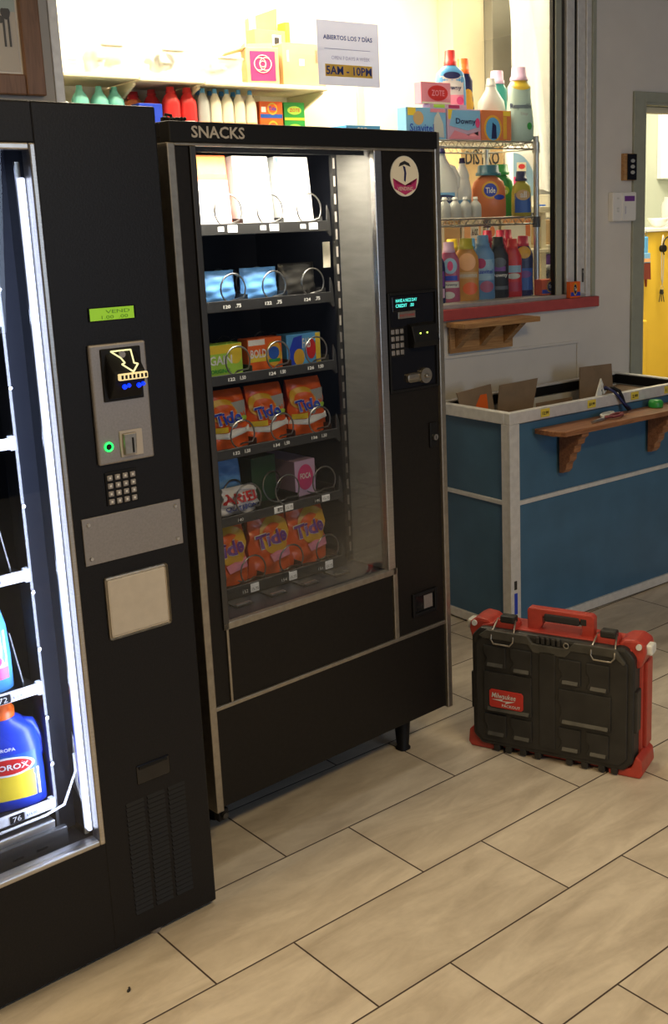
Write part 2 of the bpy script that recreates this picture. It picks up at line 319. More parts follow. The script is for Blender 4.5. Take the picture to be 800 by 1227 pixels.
b = MB(); b.box(.885, .893, -.001, .004, 1.31, 1.37, 'dark_steel', .001); b.box(.887, .891, -.004, 0, 1.35, 1.36, 'steel'); b.build('window_latch', win)
b = MB(); b.box(WL+.02, .735, .028, .032, 1.262, TOP-.02, 'window_glass'); b.build('window_pane', win)
b = MB(); b.box(WL, .965, -.028, .0, 1.200, 1.245, 'red_trim', .003); b.box(WL, .955, -.0, T, 1.200, 1.245, 'sill_metal'); b.build('window_sill', win)
# doorway
dr = bpy.data.objects.new('door_1', None); COL.objects.link(dr); dr.location = WALL.at(0,0,0); dr.rotation_euler = (0,0,WALL.th); structure(dr)
b = MB(); b.box(1.195, 1.262, -.014, -.0005, 0, 2.13, 'casing_paint', .003); b.box(1.262, 2.10, -.014, -.0005, 2.085, 2.13, 'casing_paint', .003); b.box(2.10, 2.17, -.014, -.0005, 0, 2.13, 'casing_paint', .003)
b.box(1.262, 1.274, -.014, T, 0, 2.085, 'casing_paint', .002); b.box(2.088, 2.10, -.014, T, 0, 2.085, 'casing_paint', .002); b.box(1.274, 2.088, -.014, T, 2.073, 2.085, 'casing_paint', .002)
b.build('door_frame', dr)
b = MB(); b.box(1.275, 2.087, .04, .075, 2.045, 2.072, 'cream_paint', .002); b.build('door_head_stop', dr)
# columns seen through the window
b = MB(); b.box(1.05, 1.26, 1.08, 1.199, 0, 2.999, 'cream_paint', .004); structure(b.build('trim_2', frame=WALL))
b = MB(); b.box(1.262, 1.42, 1.02, 1.199, 0, 2.999, 'column_paint', .004); b.box(1.40, 1.52, .96, 1.199, 0, 2.999, 'column_paint', .004); structure(b.build('trim_3', frame=WALL))
for k, u in enumerate((-.05, .53)):
    b = MB(); b.box(u, u+.035, 1.185, 1.199, 0, 2.999, 'cream_paint', .003); structure(b.build('trim_%d' % (4+k), frame=WALL))

# ------------------------------------------------------------------ glass-front bottle machine (left)
ML = thing('vending_machine', 'black glass-front vending machine with grey payment panel and lit bottles, nearest the camera', 'vending machine', LEFT)
H = 1.857; D = .86; X0 = -1.02
WX0, WX1, WZ0, WZ1 = -.93, -.284, .297, 1.766
b = MB()
b.box(X0, 0, .06, D, .02, .05, 'black_enamel'); b.box(X0, 0, .03, D, H-.06, H, 'black_enamel', .003); b.box(-.02, 0, .06, D, .05, H-.06, 'black_enamel'); b.box(X0, X0+.02, .06, D, .05, H-.06, 'black_enamel')
b.box(X0+.02, -.02, D-.02, D, .05, H-.06, 'black_enamel'); b.box(-.262, -.25, .056, .80, .27, 1.80, 'interior_black'); b.box(X0+.02, X0+.03, .056, .80, .27, 1.80, 'interior_black')
b.box(X0+.03, -.262, .56, .58, .27, 1.80, 'interior_black'); b.box(X0+.03, -.262, .056, .56, 1.785, 1.80, 'interior_black'); b.box(X0+.03, -.262, .056, .56, .235, .25, 'interior_black')
b.build('cabinet', ML)
b = MB()
b.prism([(X0+.008,.012),(-.008,.012),(0,.02),(0,H-.008),(-.008,H),(X0+.008,H),(X0,H-.008),(X0,.02)], .052, .056, 'black_enamel')
bb = .004
b.box(-.272, 0, 0, .055, .012, H, 'black_enamel', bb); b.box(X0, WX0, 0, .055, .012, H, 'black_enamel', bb)
b.box(WX0-.004, -.268, 0, .055, .012, .285, 'black_enamel', bb); b.box(WX0-.004, -.268, 0, .055, 1.778, H, 'black_enamel', bb)
bm_ = b.bm  # remove the back plate that would cover the window
for f in [f for f in bm_.faces if len(f.verts) == 8]: bm_.faces.remove(f)
b.build('door', ML)
b = MB(); fr = .013
b.box(WX1, WX1+fr, -.006, .03, WZ0-fr, WZ1+fr, 'brushed_metal', .003); b.box(WX0-fr, WX0, -.006, .03, WZ0-fr, WZ1+fr, 'brushed_metal', .003)
b.box(WX0, WX1, -.006, .03, WZ0-fr, WZ0, 'brushed_metal', .003); b.box(WX0, WX1, -.006, .03, WZ1, WZ1+fr, 'brushed_metal', .003)
b.build('window_frame', ML)
b = MB(); b.box(WX0, WX1, .006, .010, WZ0, WZ1, 'machine_glass'); b.build('glass_pane', ML)
b = MB(); b.box(-.297, -.288, .016, .030, .315, 1.715, 'tube_white', .003); b.box(-.300, -.290, .030, .036, .305, 1.745, 'steel'); b.build('light_strip', ML)
# payment side
b = MB(); b.box(-.193, -.085, -.003, .001, 1.428, 1.457, 'black_gloss', .001); b.box(-.190, -.090, -.0036, -.001, 1.430, 1.455, 'lcd_green'); b.text('VEND', -.155, 1.4435, .055, .007, 'lcd_dark', yb=-.0036); b.text('1.00  .00', -.165, 1.4325, .06, .007, 'lcd_dark', yb=-.0036); b.build('display', ML)
b = MB(); b.box(-.203, -.073, -.010, .001, 1.130, 1.382, 'plate_metal', .004); b.build('payment_panel', ML)
pp = b = MB()
b.prism([(-.18,1.372),(-.088,1.372),(-.088,1.262),(-.18,1.262)], -.014, -.009, 'black_satin', b=.002)
b.prism([(-.010,1.366),(-.045,1.325),(-.040,1.300),(-.020,1.268),(-.010,1.268)], -.170, -.098, 'black_satin', plane='yz', b=.003)
bill = b.build('bill_acceptor', ML)
b = MB(); A = [(-.158,1.366),(-.112,1.366),(-.118,1.340),(-.110,1.338),(-.128,1.324),(-.146,1.340),(-.138,1.342),(-.142,1.352)]
for i in range(len(A)):
    p, q = A[i], A[(i+1) % len(A)]
    yy = lambda z: -.012-(1.368-z)*.85*.95
    b.tube([(p[0], yy(p[1])-.002, p[1]), (q[0], yy(q[1])-.002, q[1])], .0018, 'lamp_arrow', 6)
b.cyl((-.135,-.018,1.3585),(-.135,-.0225,1.3585),.007,'plate_metal')
b.box(-.162, -.096, -.052, -.043, 1.308, 1.322, 'lamp_amber', .002)
for k in range(7): b.box(-.158+.009*k, -.153+.009*k, -.0525, -.0515, 1.311, 1.319, 'black_satin')
for k in (-.148, -.115): b.cyl((k,-.042,1.295),(k,-.046,1.293),.005,'led_blue',14); b.cyl((k+.010,-.042,1.297),(k+.010,-.046,1.295),.004,'led_blue',12)
b.build('bill_slot_light', bill)
b = MB(); b.box(-.153, -.100, -.014, -.009, 1.141, 1.197, 'silver_paint', .002); b.prism([(-.148,1.192),(-.118,1.192),(-.120,1.146),(-.148,1.146)], -.022, -.013, 'trim_metal', b=.002); b.box(-.130, -.1265, -.0235, -.021, 1.150, 1.182, 'black_satin'); b.build('coin_slot', ML)
b = MB(); b.tube([(-.179+.0085*math.cos(t*PI/10), -.012, 1.168+.0085*math.sin(t*PI/10)) for t in range(20)], .002, 'led_green', 8, True); b.cyl((-.179,-.009,1.168),(-.179,-.012,1.168),.0065,'black_satin'); b.build('button_ring', ML)
kp = MB(); kp.box(-.190, -.116, -.003, .001, 1.040, 1.112, 'black_satin', .001); kp = kp.build('keypad', ML)
for r in range(4):
    for c in range(4):
        b = MB(); x = -.1865+.0178*c; z = 1.094-.0172*r
        b.box(x, x+.0128, -.0065, -.002, z, z+.0118, 'plate_metal', .0015); b.box(x+.004, x+.0085, -.0071, -.006, z+.004, z+.0085, 'white_text'); b.build('key', kp)
b = MB(); b.box(-.252, -.016, -.004, .001, .921, 1.023, 'plate_metal', .001)
pl = b.build('cover_plate', ML)
for x in (-.238, -.030):
    for z in (.935, 1.009): b = MB(); b.cyl((x,-.0035,z),(x,-.007,z),.005,'steel',12,.0035); b.build('rivet', pl)
b = MB(); b.box(-.214, -.061, -.003, .001, .744, .886, 'trim_metal', .006); b.box(-.209, -.067, -.005, -.001, .750, .880, 'beige_plastic', .005); b.build('blank_panel', ML)
b = MB(); b.box(-.180, -.096, -.002, .002, .388, .434, 'black_gloss', .003); b.box(-.174, -.102, -.005, -.001, .424, .431, 'black_satin', .001); b.build('recessed_handle', ML)
b = MB()
for c in range(3):
    for r in range(24):
        z = .352-r*.0118; x = -.213+.0535*c
        b.prism([(-.0045,z-.0055),(.001,z-.0055),(.001,z+.003)], x, x+.044, 'black_satin', plane='yz')
b.build('vent_grille', ML)
b = MB(); b.cyl((-.16,.02,0),(-.16,.02,.016),.016,'plate_metal',16); b.build('foot', ML)
# inside: rails, posts, trays, delivery bar
b = MB(); b.box(-.330, -.322, .105, .16, .26, 1.78, 'dark_steel', .001); b.box(-.330, -.262, .16, .165, .26, 1.78, 'interior_black')
for z in (.46, .57, .73, .86, 1.05, 1.3, 1.5): b.cyl((-.326,.105,z),(-.326,.101,z),.004,'steel',10)
b.build('rail_post', ML)
for z0, tx in ((1.43,'63'),(1.175,'68'),(.890,'70'),(.633,'72'),(.357,'76')):
    b = MB(); b.box(-.92, -.335, .108, .50, z0+.008, z0+.014, 'dark_steel')
    for x in (-.92,-.74,-.56,-.366): b.prism([(.115,z0+.012),(.115,z0+.03),(.16,z0+.13),(.50,z0+.13),(.50,z0+.012)], x, x+.003, 'dark_steel', plane='yz')
    tr = b.build('tray', ML)
    b = MB(); b.box(-.92, -.337, .094, .104, z0, z0+.024, 'white_plastic', .004); b.box(-.345, -.331, .092, .108, z0-.003, z0+.028, 'clear_plastic', .003)
    b.box(-.436, -.405, .0925, .0945, z0+.003, z0+.021, 'black_satin'); b.text(tx, -.431, z0+.006, .019, .012, 'white_text', yb=.0925); b.box(-.403, -.372, .0928, .0945, z0+.004, z0+.020, 'paper'); b.text('$15.00', -.400, z0+.008, .024, .006, 'black_text', yb=.0928)
    b.build('price_rail', tr)
b = MB(); b.prism([(-.275,.52),(-.262,.44),(-.262,.30),(-.280,.40)], .098, .101, 'brushed_metal'); b.prism([(.04,.50),(.10,.51),(.14,.37),(.04,.30)], -.268, -.265, 'brushed_metal', plane='yz'); b.tube([(-.278,.095,.47),(-.280,.09,.43),(-.315,.088,.362),(-.36,.085,.355),(-.60,.085,.352),(-.92,.085,.352)], .003, 'white_plastic', 8); b.build('delivery_bar', ML)
b = MB(); b.box(-.92, -.345, .075, .20, .322, .342, 'steel', .003); b.box(-.92, -.325, .060, .075, .262, .325, 'dark_steel', .002)
for k in range(8): b.box(-.40-.055*k, -.375-.055*k, .0585, .0605, .292, .297, 'black_satin')
b.build('delivery_box', ML)
p_ = LEFT.at(-.62, .30, 1.74); area('vending_machine_tube', p_, (0,0,LEFT.th), .5, .15, 2.2, (.55,.65,1))
p_ = LEFT.at(-.306, .032, 1.03); area('vending_machine_strip', p_, (0, math.radians(90), LEFT.th-.75), 1.4, .012, 6.5, (.60,.70,1)); 

# ------------------------------------------------------------------ bottle and packet builders
STY = {
 'deter': ([(0,.88),(.02,1),(.30,1.0),(.55,.96),(.68,.86),(.76,.58),(.80,.40),(.83,.38)], .80),
 'slim': ([(0,.88),(.02,1),(.50,1.0),(.64,.90),(.74,.62),(.82,.40),(.88,.34)], .87),
 'curvy': ([(0,.80),(.03,.95),(.20,1.0),(.42,.90),(.60,.78),(.74,.80),(.80,.62),(.84,.5)], .82),
 'stub': ([(0,.90),(.02,1),(.74,1),(.80,.94),(.87,.66),(.91,.44),(.93,.42)], .915),
 'soft': ([(0,.88),(.02,1),(.30,.97),(.60,1),(.70,.95),(.78,.72),(.83,.56)], .82),
 'jug': ([(0,.92),(.02,1),(.40,1.0),(.58,.90),(.72,.60),(.82,.36),(.88,.28),(.92,.27)], .90),
 'round': ([(0,.90),(.02,1),(.20,.97),(.45,1.0),(.62,.80),(.66,.72),(.70,.80),(.80,.60),(.88,.32),(.93,.30)], .91)}
def bottle(frame, at, H, w_, d_, style, body, cap, label, cat='bottle', rot=0, prints=(), group=None, name='detergent_bottle', capw=None, p=2.6, handle=None, parts=True, caph=None):
    prof, cz = STY[style]
    secs = [(f*H, g*w_, max(g*d_, min(g*w_, d_)*.9 if g < .6 else g*d_), p if g > .6 else 2.1) for f, g in prof]
    def surf(x, z):
        f = max(0, min(z, secs[-1][0]))
        for a, c in zip(secs, secs[1:]):
            if a[0] <= f <= c[0]:
                t = (f-a[0])/(c[0]-a[0]+1e-9); W_ = a[1]+(c[1]-a[1])*t; D_ = a[2]+(c[2]-a[2])*t; pp = a[3]+(c[3]-a[3])*t; break
        return -D_/2*max(0, 1-min(1, abs(2*x/W_))**pp)**(1/pp)
    root = thing(name, label, cat, frame, at, rot, group)
    b = MB(); b.loft(secs, body, 32)
    for pr in prints:
        k = pr[0]
        if k == 'rect': b.rect_on(pr[1]*w_, pr[2]*w_, pr[3]*H, pr[4]*H, surf, pr[5], e=.0006+.0003*prints.index(pr))
        elif k == 'ell': b.ell_on(pr[1]*w_, pr[2]*H, pr[3]*w_, pr[4]*H, surf, pr[5], e=.0010+.0003*prints.index(pr))
        elif k == 'text': b.text(pr[1], pr[2]*w_, pr[3]*H, pr[4]*w_, pr[5]*H, pr[6], surf, .0018+.0003*prints.index(pr), bold=.02)
    if handle: b.tube([(handle*w_*.20,0,.74*H),(handle*w_*.46,0,.70*H),(handle*w_*.62,0,.56*H),(handle*w_*.60,0,.44*H),(handle*w_*.40,0,.34*H)], [w_*.07,w_*.085,w_*.085,w_*.08,w_*.08], body, 10)
    b.build('body', root)
    cw = capw*w_ if capw else secs[-1][1]*1.25; ch = caph*H if caph else H*(1-cz)
    b = MB(); b.loft([(cz*H,cw*1.0,cw*1.0,2),(cz*H+ch*.28,cw,cw,2),(cz*H+ch*.30,cw*.88,cw*.88,2),(cz*H+ch*.95,cw*.82,cw*.82,2),(cz*H+ch,cw*.74,cw*.74,2)], cap, 20); b.build('cap', root)
    return root
def carton(frame, at, w_, d_, h, body, label, cat='box', rot=0, prints=(), group=None, name='carton', tilt=0):
    b = MB(); b.box(-w_/2, w_/2, 0, d_, 0, h, body, .0015)
    sf = flat(0)
    for pr in prints:
        k = pr[0]
        if k == 'rect': b.rect_on(pr[1]*w_, pr[2]*w_, pr[3]*h, pr[4]*h, sf, pr[5], e=.0006+.0003*prints.index(pr))
        elif k == 'ell': b.ell_on(pr[1]*w_, pr[2]*h, pr[3]*w_, pr[4]*h, sf, pr[5], e=.001+.0003*prints.index(pr))
        elif k == 'text': b.text(pr[1], pr[2]*w_, pr[3]*h, pr[4]*w_, pr[5]*h, pr[6], sf, .0018+.0003*prints.index(pr), bold=pr[7] if len(pr) > 7 else .02)
        elif k == 'poly': b.poly_on([(x*w_, z*h) for x, z in pr[1]], sf, pr[2], e=.001+.0003*prints.index(pr))
    o = b.build(name, frame=frame, at=at, rot=rot); o.rotation_euler.x = tilt
    return tag(o, label, cat, group)
def bag(frame, at, w_, h, th, body, label, rot=0, prints=(), group=None, name='detergent_pouch', lean=0, taper=.9, cat='bag'):
    def half(x, z):
        X = min(1, abs(2*x/w_)); Z = min(1, max(0, z/h))
        return th/2*max(0, 1-X**3)**.6*max(0, math.sin(PI*min(1, (Z*.92+.08)))**.55)*(1-.25*Z)
    def surf(x, z):
        zz = z/h; r = (.4 if taper == 1 else 1)*(.004*math.sin(x*90+zz*11)+.003*math.sin(x*37-zz*23))
        return -half(x, z)-(r if half(x, z) > .008 else 0)+lean*z
    b = MB(); n, k = 16, 18
    def gx(j, i): return (-w_/2+w_*j/n)*(1-(1-taper)*(i/k))
    fr_ = [[(gx(j,i), surf(gx(j,i)*1, h*i/k), h*i/k) for j in range(n+1)] for i in range(k+1)]
    bk = [[(gx(j,i), half(gx(j,i), h*i/k)+lean*h*i/k+.002, h*i/k) for j in range(n, -1, -1)] for i in range(k+1)]
    ring = [f+q for f, q in zip(fr_, bk)]; b.patch([r+[r[0]] for r in ring], body)
    for q, pr in enumerate(prints):
        kk = pr[0]; e = .003+.0008*q
        if kk == 'rect': b.rect_on(pr[1]*w_, pr[2]*w_, pr[3]*h, pr[4]*h, surf, pr[5], e=e)
        elif kk == 'ell': b.ell_on(pr[1]*w_, pr[2]*h, pr[3]*w_, pr[4]*h, surf, pr[5], e=e)
        elif kk == 'poly': b.poly_on([(x*w_, z*h) for x, z in pr[1]], surf, pr[2], e=e)
        elif kk == 'text': b.text(pr[1], pr[2]*w_, pr[3]*h, pr[4]*w_, pr[5]*h, pr[6], surf, e+.002, bold=.035, slope=pr[7] if len(pr) > 7 else 0)
    o = b.build(name, frame=frame, at=at, rot=rot); return tag(o, label, cat, group)

bottle(LEFT, (-.405,.165,.372), .262, .160, .085, 'deter', 'p_royal', 'p_orange', 'dark blue bleach bottle with orange cap and yellow label, bottom row of the lit machine', rot=-.36, capw=.40, handle=.80, caph=.24,
  prints=(('rect',-.40,.42,.10,.34,'p_yellow'),('rect',-.42,.40,.34,.50,'p_blue'),('ell',.02,.40,.36,.085,'p_white'),('ell',.02,.40,.32,.068,'p_red'),('text','CLOROX',-.26,.375,.56,.05,'p_white'),('text','PARA ROPA',-.25,.54,.40,.03,'p_white'),('text','2',-.3,.13,.06,.05,'p_green')), name='bleach_bottle')
bottle(LEFT, (-.445,.165,.648), .260, .150, .08, 'deter', 'p_sky', 'p_sky', 'light blue softener bottle on the upper lit shelf at the left edge', rot=-.2, capw=.35,
  prints=(('rect',-.35,.42,.12,.66,'p_white'),('rect',-.35,.42,.12,.22,'p_hot_pink'),('text','Downy',-.30,.42,.64,.14,'p_blue'),('ell',.2,.28,.14,.06,'p_hot_pink')), name='softener_bottle')

# ------------------------------------------------------------------ snack machine
MS = thing('vending_machine', 'black snack vending machine with SNACKS header, silver trims and a glass window of soap packs', 'vending machine', SNACK)
H = 1.847; D = .80; ZB = .12
b = MB()
b.box(.002, .866, .05, D, ZB, .15, 'brown_black'); b.box(.002, .866, .03, D, H-.035, H, 'black_satin', .002); b.box(.002, .018, .03, D, .15, H-.035, 'brown_black'); b.box(.85, .866, .03, D, .15, H-.035, 'brown_black')
b.box(.018, .85, D-.02, D, .15, H-.035, 'brown_black'); b.box(.018, .65, .035, .62, .60, .615, 'interior_black'); b.box(.018, .026, .035, .62, .615, 1.81, 'interior_black')
b.box(.026, .68, .60, .62, .615, 1.81, 'interior_black'); b.box(.676, .686, .165, .62, .615, 1.81, 'interior_black')
b.build('cabinet', MS)
b = MB()   # door skins around the window
b.box(.014, .062, 0, .03, .40, 1.795, 'brown_black', .002); b.box(.655, .857, 0, .03, .405, 1.797, 'brown_black', .002); b.box(.062, .645, 0, .03, .405, .61, 'brown_black', .002)
b.build('door', MS)
b = MB(); b.box(.004, .864, 0, .03, ZB+.005, .397, 'brown_black', .003); b.build('kick_panel', MS)
b = MB(); b.box(-.002, .866, -.012, .03, 1.800, H, 'black_satin', .003); b.text('SNACKS', .056, 1.8105, .150, .027, 'grey_text', yb=-.012, bold=.02); b.build('header_sign', MS)
b = MB()
b.box(-.010, .012, -.010, .045, ZB, 1.800, 'trim_metal', .003); b.box(.856, .877, -.010, .045, ZB, H, 'trim_metal', .003)
b.box(.012, .858, -.006, .01, .397, .409, 'trim_metal', .002); b.box(.012, .857, -.008, .01, 1.793, 1.800, 'trim_metal', .002); b.box(.060, .068, -.006, .01, .409, .625, 'trim_metal', .002); b.box(.645, .662, -.007, .01, .409, .625, 'trim_metal', .002)
b.build('trim', MS)
b = MB(); b.box(.053, .070, -.007, .012, .606, 1.793, 'dark_steel', .002); b.box(.053, .660, -.007, .012, .606, .625, 'trim_metal', .002); b.box(.628, .655, -.007, .012, .625, 1.793, 'brushed_metal', .002); b.build('window_frame', MS)
b = MB(); b.box(.068, .630, .004, .008, .622, 1.795, 'machine_glass'); b.build('glass_pane', MS)
# bright side wall of the door chamber and the slotted post behind it
b = MB(); b.box(.640, .644, .012, .165, .62, 1.80, 'panel_metal'); b.box(.640, .676, .160, .166, .62, 1.80, 'interior_black'); b.build('side_panel', MS)
b = MB(); b.box(.626, .640, .165, .175, .62, 1.80, 'dark_steel')
for k in range(24): b.box(.630, .636, .1635, .1655, .65+k*.048, .678+k*.048, 'silver_paint' if k > 13 else 'plate_metal')
b.build('slotted_post', MS)
b = MB(); b.box(.598, .624, .185, .188, 1.485, 1.556, 'p_cream', .001); b.build('sticker', MS, )  # cream card stands in for a patch of leaked light on the post
b = MB(); b.cyl((.08,.070,1.801),(.62,.070,1.801),.007,'tube_warm',14); b.box(.07,.632,.050,.09,1.809,1.812,'silver_paint'); b.box(.07,.632,.036,.040,1.782,1.812,'dark_steel'); b.build('lamp_tube', MS)
p_ = SNACK.at(.33, .062, 1.79); area('snack_lamp', p_, (math.radians(5), 0, SNACK.th), .52, .04, 12, (1,.90,.74))
# trays with wire coils
TR = [(1.586,1.615,['110','112','114']),(1.391,1.420,['120','122','124']),(1.202,1.229,['122','124','126']),(1.004,1.031,['132','134','136']),(.822,.848,['140','144','146']),(.618,.650,['152','154','156'])]
def coil(cx, cz, R, y0, y1, turns):
    b = MB(); n = int(turns*20); b.tube([(cx+R*math.sin(2*PI*i/20+PI), (y0 if i <= 17 else y0+.032+(y1-y0-.032)*(i-17)/n), cz-R*math.cos(2*PI*i/20)) for i in range(n+1)], .0024, 'coil_wire', 6); return b
for ti, (z0, z1, names) in enumerate(TR):
    b = MB(); zf = z0+.010
    b.box(.03, .592, .150, .156, z0, z1, 'dark_steel', .0015); b.box(.03, .590, .154, .58, zf, zf+.004, 'dark_steel')
    b.prism([(.585,z0),(.598,z0-.014),(.604,z0-.012),(.600,z0+.05),(.592,z0+.07),(.590,z1)], .152, .158, 'dark_steel', b=.001)
    for k, nm in enumerate(names):
        x = .225+.134*k
        if ti >= 4:
            b.box(x, x+.020, .1488, .1502, z0+.008, z0+.018, 'black_satin'); b.text(nm, x, z0+.008, .018, .009, 'white_text', yb=.1488)
            if not (ti == 4 and k == 0): b.box(x+.028, x+.056, .1488, .1502, z0+.004, z1-.004, 'white_card'); b.text('15.75', x+.031, z0+.009, .022, .008, 'black_text', yb=.1488)
            if ti == 4 and k == 1: b.box(x-.010, x+.020, .1488, .1502, z0+.004, z1-.004, 'white_card')
        elif ti == 0:
            b.box(x, x+.018, .1488, .1502, z0+.009, z0+.021, 'white_card'); b.box(x+.030, x+.060, .1488, .1502, z0+.006, z0+.024, 'white_card')
        else:
            b.text(nm, x, z0+.009, .022, .009, 'white_text', yb=.1500, bold=.03); b.text('1.50' if ti > 1 else '.75', x+.038, z0+.009, .018, .010, 'white_text', yb=.1500, bold=.03)
    for k in range(5): b.box(.03+.134*k+.02, .032+.134*k+.02, .170, .56, zf+.004, zf+.03, 'dark_steel')
    tray = b.build('tray', MS)
    R = .039 if ti in (1,2,3) else .042
    for k in range(4):
        b = coil(.136+.134*k if ti < 4 else .142+.134*k, zf+.008+R, R, .164, .50, 5); b.build('wire_coil', tray)
for k in range(4):
    b = MB(); x = .16+.115*k; b.box(x, x+.055, .085, .14, .617, .620, 'dark_steel'); b.box(x+.004, x+.05, .088, .10, .620, .6235, 'steel', .001); b.build('tray_clip', MS)
# control side
b = MB(); b.cyl((.745,.001,1.727),(.745,-.0015,1.727),.054,'p_pale',40); b.build('round_sticker', MS); 
st = MS.children[-1]
b = MB(); yb = -.0016
b.ell_on(.745,1.727,.0525,.0525,flat(yb),'p_cream',e=.0002,n=36)
for s_, m_ in ((1,'p_magenta'),): b.poly_on([(.699,1.722),(.712,1.708),(.745,1.700),(.778,1.708),(.791,1.722),(.786,1.694),(.745,1.677),(.704,1.694)], flat(yb), m_, e=.0006)
b.text('VENDING', .716, 1.689, .058, .010, 'p_cream', yb=yb, e=.0010)
b.poly_on([(.722,1.752),(.728,1.762),(.745,1.768),(.762,1.762),(.768,1.752),(.758,1.756),(.745,1.759),(.732,1.756)], flat(yb), 'black_text', e=.0006)
b.poly_on([(.741,1.715),(.747,1.712),(.751,1.735),(.747,1.752),(.738,1.755),(.743,1.738)], flat(yb), 'p_navy', e=.0006)
b.build('emblem', st)
b = MB()
for (x0,x1,z0,z1) in ((.660,.668,1.135,1.415),(.846,.854,1.135,1.415),(.668,.846,1.407,1.415),(.668,.846,1.135,1.143)): b.box(x0,x1,-.008,.001,z0,z1,'black_satin',.002)
b.box(.668,.846,-.002,.001,1.143,1.407,'black_gloss'); b.build('control_bezel', MS)
b = MB(); b.box(.680,.790,-.004,-.001,1.362,1.403,'black_gloss',.001); b.text('HAVE A NICE DAY', .692, 1.387, .082, .009, 'vfd_cyan', yb=-.004); b.text('CREDIT   .00', .691, 1.373, .070, .009, 'vfd_cyan', yb=-.004); b.build('display', MS)
b = MB(); b.box(.701,.768,-.0045,-.001,1.341,1.360,'trim_metal',.001); b.text('EXACT CHANGE', .706,1.347,.056,.006,'p_red',yb=-.0045); b.build('nameplate', MS)
kp = MB(); kp.box(.666,.722,-.004,-.001,1.236,1.318,'black_satin',.001); kp = kp.build('keypad', MS)
for r in range(4):
    for c in range(3):
        b = MB(); x = .6695+.0175*c; z = 1.300-.0195*r; b.box(x,x+.0125,-.007,-.003,z,z+.0135,'plate_metal',.0015); b.build('key', kp)
b = MB(); b.prism([(-.001,1.325),(-.018,1.318),(-.030,1.275),(-.026,1.258),(-.001,1.255)], .738, .838, 'black_satin', plane='yz', b=.002)
for x in (.765,.792): b.cyl((x,-.0245,1.297),(x,-.0265,1.297),.0022,'led_yellow',8)
b.build('bill_acceptor', MS)
b = MB(); b.box(.725,.800,-.006,-.001,1.158,1.184,'trim_metal',.010,3); b.cyl((.798,-.001,1.172),(.798,-.012,1.172),.022,'trim_metal',24); b.box(.790,.806,-.020,-.010,1.167,1.177,'trim_metal',.003); b.build('coin_return_knob', MS)
b = MB(); b.box(.812,.842,-.006,.001,.955,1.030,'black_satin',.003); b.cyl((.827,-.004,.987),(.827,-.016,.987),.009,'steel',18); b.box(.826,.828,-.0165,-.0155,.982,.992,'black_satin'); b.build('door_lock', MS)
b = MB()
for (x0,x1,z0,z1) in ((.720,.732,.452,.526),(.812,.824,.452,.526),(.732,.812,.514,.526),(.732,.812,.452,.464)): b.box(x0,x1,-.008,.001,z0,z1,'black_satin',.003)
b.box(.732,.812,-.001,.002,.464,.514,'black_gloss'); b.box(.770,.806,-.003,-.0005,.468,.510,'plate_metal',.001); b.build('coin_cup', MS)
for x, d in ((.735,.075),(.735,.70),(.10,.17),(.10,.70)):
    b = MB(); b.loft([(0,.042,.042,3),(.006,.042,.042,3),(.012,.034,.034,3),(.13,.050,.050,3)], 'black_satin', 16); b.build('leg', MS).location = (x, d, 0)
# small hinge bolt at bottom left
b = MB(); b.cyl((.012,-.004,ZB-.012),(.012,-.014,ZB-.012),.008,'dark_steel',12); b.box(-.002,.03,-.002,.02,ZB-.03,ZB,'black_satin',.003); b.build('hinge', MS)

# ---- goods in the snack machine
g = 'boxes on the bright top tray of the snack machine'
zt = 1.6015
carton(SNACK, (.247,.192,zt), .112, .05, .186, 'p_orange', 'soap box with orange and yellow top, left end of the bright top tray', tilt=-.10, name='soap_box', prints=(('rect',-.46,.48,.74,.97,'p_gold'),('rect',-.44,.48,.04,.66,'p_white')))
carton(SNACK, (.382,.192,zt), .116, .05, .186, 'p_pale', 'white soap box in the middle of the bright top tray', tilt=-.10, name='soap_box', prints=(('rect',-.48,-.40,.55,.98,'p_lilac'),('rect',-.36,.48,.04,.96,'p_white'),('rect',-.2,.48,.02,.06,'p_sky')))
carton(SNACK, (.520,.192,zt), .116, .05, .186, 'p_pale', 'white soap box at the right end of the bright top tray beside the metal panel', tilt=-.10, name='soap_box', prints=(('rect',-.48,-.40,.70,.98,'p_aqua'),('rect',-.36,.48,.04,.96,'p_white'),('rect',-.1,.48,.02,.06,'p_light_blue')))
zt = 1.4065
bag(SNACK, (.252,.215,zt), .115, .088, .05, 'bag_blue', 'light blue softener sheet pack behind the left coil of the second tray', name='softener_pack', taper=1)
bag(SNACK, (.390,.215,zt), .120, .090, .05, 'bag_blue', 'light blue softener sheet pack behind the middle coil of the second tray', name='softener_pack', taper=1)
bag(SNACK, (.522,.215,zt), .125, .096, .05, 'bag_black', 'black plastic pouch on the second tray of the snack machine', name='plastic_pouch', taper=1)
zt = 1.217
carton(SNACK, (.253,.20,zt), .116, .045, .086, 'p_lime', 'lime green soap box on the third tray, left end', name='soap_box', prints=(('rect',-.48,.48,.72,.98,'p_yellow'),('text','GAIN',-.42,.38,.62,.28,'p_white'),('ell',.30,.62,.17,.26,'p_yellow'),('text','ORIGINAL',-.40,.12,.55,.13,'p_green')))
carton(SNACK, (.388,.20,zt), .116, .045, .090, 'p_orange', 'orange soap box with round logo on the third tray, middle', name='soap_box', prints=(('rect',-.48,.0,.80,.97,'p_white'),('rect',-.48,.48,.30,.52,'p_yellow'),('text','BOLD',-.44,.42,.46,.26,'p_white'),('ell',.24,.5,.22,.38,'p_gold'),('ell',.24,.52,.16,.20,'p_blue'),('rect',.08,.42,.24,.34,'p_green')))
